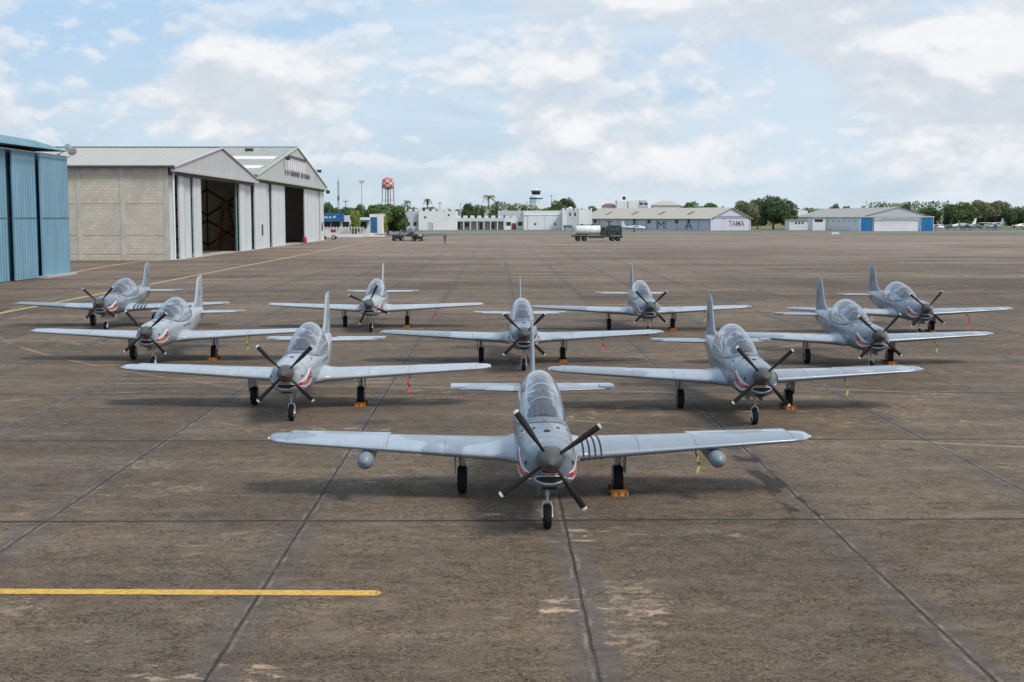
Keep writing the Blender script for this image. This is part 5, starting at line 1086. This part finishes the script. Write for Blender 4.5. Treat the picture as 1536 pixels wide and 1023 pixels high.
# light aircraft
def light_plane(x, y, rz, sc, mats, lab, high=True, grp='light aircraft parked beyond the apron', Y=None):
    if Y: c_ = at(x, 340, Y); p = Vector((c_.x, Y, 0))
    else: p = gnd(x, y)
    root = empty('light_aircraft', p, rz, lab, 'airplane', grp); root.scale = (sc,)*3
    rows = []
    for yy_, zc, w_, h in ((-4.4,1.45,.12,.12), (-4.1,1.45,.42,.42), (-3.2,1.5,.55,.55), (-1.8,1.65,.65,.75), (.2,1.7,.65,.75), (1.6,1.65,.5,.55), (4.2,1.85,.2,.22), (5.0,1.95,.08,.1)): rows.append([Vector((w_*math.cos(a), yy_, zc+h*math.sin(a))) for a in [2*math.pi*i/16 for i in range(16)]])
    q = MB(); q.grid(rows, True, True, True); fb = q.build('fuselage', mats[0], root, 50)
    q = MB(); q.box(-.67,.67,-1.75,.3,1.95,2.3); q.build('window', 'glassdark', fb)
    q = MB(); q.box(-.60,.60,-3.0,3.2,1.2,1.34); q.build('stripe', mats[1], fb)
    zw = 2.5 if high else 1.2; dh = .05 if high else .5
    for sd in (1, -1): q = MB(); q.grid([[Vector((v.x*sd, v.y, v.z)) for v in foil_row((x_,0,zz_), le, te, .13)] for x_, le, te, zz_ in ((0,-1.3,.5,zw), (3,-1.2,.35,zw+dh*.5), (6,-.9,.1,zw+dh))], True, True, True); q.build('wing', mats[0], root, 40)
    for sd in (1, -1): q = MB(); q.grid([[Vector((v.x*sd, v.y, v.z)) for v in foil_row((x_,0,2.0), le, te, .1, camber=0)] for x_, le, te in ((0,3.9,5.0), (2,4.3,5.0))], True, True, True); q.build('tailplane', mats[0], root, 40)
    q = MB(); q.grid([foil_row((0,0,z), le, te, .1, True, 0) for z, le, te in ((1.9,3.3,5.1), (2.6,4.1,5.2), (4.2,4.8,5.5))], True, True, True); q.build('fin', mats[2], root, 40)
    q = MB(); q.lathe((0,-4.4,1.45), (0,-1,0), [(0,.16), (.2,.1), (.28,0)], 12); q.box(-.9,.9,-4.52,-4.48,1.40,1.50); q.build('propeller', 'dark', root)
    for gx_, gy_ in ((1.3,.2), (-1.3,.2), (0,-3.1)):
        q = MB(); q.tube((gx_*.4,gy_,1.2), (gx_,gy_,.35), .06, n=6); go = q.build('landing_gear', 'hub', root); k = MB(); wheel_mb(k, (gx_,gy_,.3), .3, .16, (1,0,0)); k.build('wheel', ['tyre', 'hub'], go, 40)
    return root
WH = ('planewhite', 'planeblue', 'planewhite'); GR = ('planegrey', 'planeblue', 'planegrey')
light_plane(952, 344, R(75), 1.0, WH, 'white light aircraft with a blue belly stripe parked before the lettered shed', False, Y=520)
light_plane(1402, 0, R(100), 1.0, WH, 'white aircraft half hidden by the right blue door leaf', True, Y=545)
light_plane(1444, 0, R(-80), 1.25, ('planewhite', 'planeblue', 'planewhite'), 'white aircraft with its pale fin up, left of three on the right', False, Y=585); light_plane(1489, 0, R(200), 1.25, WH, 'white high-winged aircraft, middle of three pale fins on the right', True, Y=590); light_plane(1537, 0, R(-70), 1.2, WH, 'white aircraft cut by the right edge', False, Y=590)
light_plane(1450, 0, R(20), 1.05, GR, 'grey low aircraft parked in front of the left white aircraft', True, Y=560); light_plane(1493, 0, R(-60), 1.05, GR, 'grey aircraft with dark underside in front of the middle white aircraft', True, Y=562); light_plane(1422, 0, R(60), .95, GR, 'small grey aircraft just right of the blue-doored hangar', False, Y=590); light_plane(1466, 0, R(15), .9, GR, 'dark grey aircraft between the two nearest grey ones', False, Y=600)

# people
def person(x, y, h, lab, pose='stand', rz=0.0, mat='cloth'):
    p = gnd(x, y); k = h/1.75
    J = {'pel': (0,0,.95,.13), 'sp': (0,0,1.15,.12), 'ch': (0,0,1.35,.15), 'nk': (0,0,1.50,.055), 'hd0': (0,-.01,1.58,.075), 'hd': (0,-.02,1.66,.095), 'hd1': (0,-.01,1.72,.07)}
    for s_, n_ in ((1,'r'), (-1,'l')):
        J.update({'sh'+n_: (s_*.18,0,1.42,.06), 'el'+n_: (s_*.25,.02,1.14,.043), 'wr'+n_: (s_*.24,-.05,.90,.03), 'ha'+n_: (s_*.24,-.06,.82,.035), 'hp'+n_: (s_*.10,0,.90,.085), 'kn'+n_: (s_*.12,-.02+.05*s_,.50,.06), 'an'+n_: (s_*.13,.02+.07*s_,.10,.042), 'to'+n_: (s_*.14,-.14+.07*s_,.045,.04)})
    names = list(J); E = [('pel','sp'), ('sp','ch'), ('ch','nk'), ('nk','hd0'), ('hd0','hd'), ('hd','hd1')]
    for n_ in 'rl': E += [('ch','sh'+n_), ('sh'+n_,'el'+n_), ('el'+n_,'wr'+n_), ('wr'+n_,'ha'+n_), ('pel','hp'+n_), ('hp'+n_,'kn'+n_), ('kn'+n_,'an'+n_), ('an'+n_,'to'+n_)]
    me = bpy.data.meshes.new('person'); me.from_pydata([J[n_][:3] for n_ in names], [(names.index(a), names.index(b_)) for a, b_ in E], [])
    o = bpy.data.objects.new('person', me); C.objects.link(o); sm = o.modifiers.new('s', 'SKIN'); 
    for i, n_ in enumerate(names): me.skin_vertices[0].data[i].radius = (J[n_][3], J[n_][3]*(.8 if n_ in ('pel','sp','ch') else 1))
    me.skin_vertices[0].data[0].use_root = True; ss = o.modifiers.new('u', 'SUBSURF'); ss.levels = 2; ss.render_levels = 2
    dg = bpy.context.evaluated_depsgraph_get(); m2 = bpy.data.meshes.new_from_object(o.evaluated_get(dg)); bpy.data.objects.remove(o)
    m2.materials.clear()
    for mm in ('skin', mat, 'boot', 'hair'): m2.materials.append(M[mm])
    for pl_ in m2.polygons:
        c_ = pl_.center; pl_.material_index = 2 if c_.z < .14 else (3 if c_.z > 1.69 or (c_.z > 1.6 and c_.y > .02) else (0 if c_.z > 1.49 or (c_.z < .9 and abs(c_.x) > .2 and c_.z > .7) else 1))
        pl_.use_smooth = True
    r = bpy.data.objects.new('person', m2); C.objects.link(r); r.location = (p.x, p.y, 0); r.scale = (k,k,k); r.rotation_euler = (0,0,rz); tag(r, lab, 'person'); return r
person(667.3, 366, 2.15, 'person in dark olive overalls walking alone on the far apron', rz=.5); person(634, 361.5, 1.95, 'person in dark overalls standing under the wing of the distant dark aircraft', rz=1.2)
# small white sign board on the grass
p = gnd(1253, 353); q = MB(); q.box(-1.15,1.15,-.1,.1,.4,1.0); q.tube((-.9,0,0), (-.9,0,.4), .08, n=6); q.tube((.9,0,0), (.9,0,.4), .08, n=6); tag(q.build('marker_board', 'planewhite', None, loc=(p.x, p.y, 0)), 'small white marker board on the grass strip below the blue-doored hangar', 'marker board')
for o in list(bpy.data.objects):
    if o.type == 'EMPTY' and not o.children and not o.parent: bpy.data.objects.remove(o)
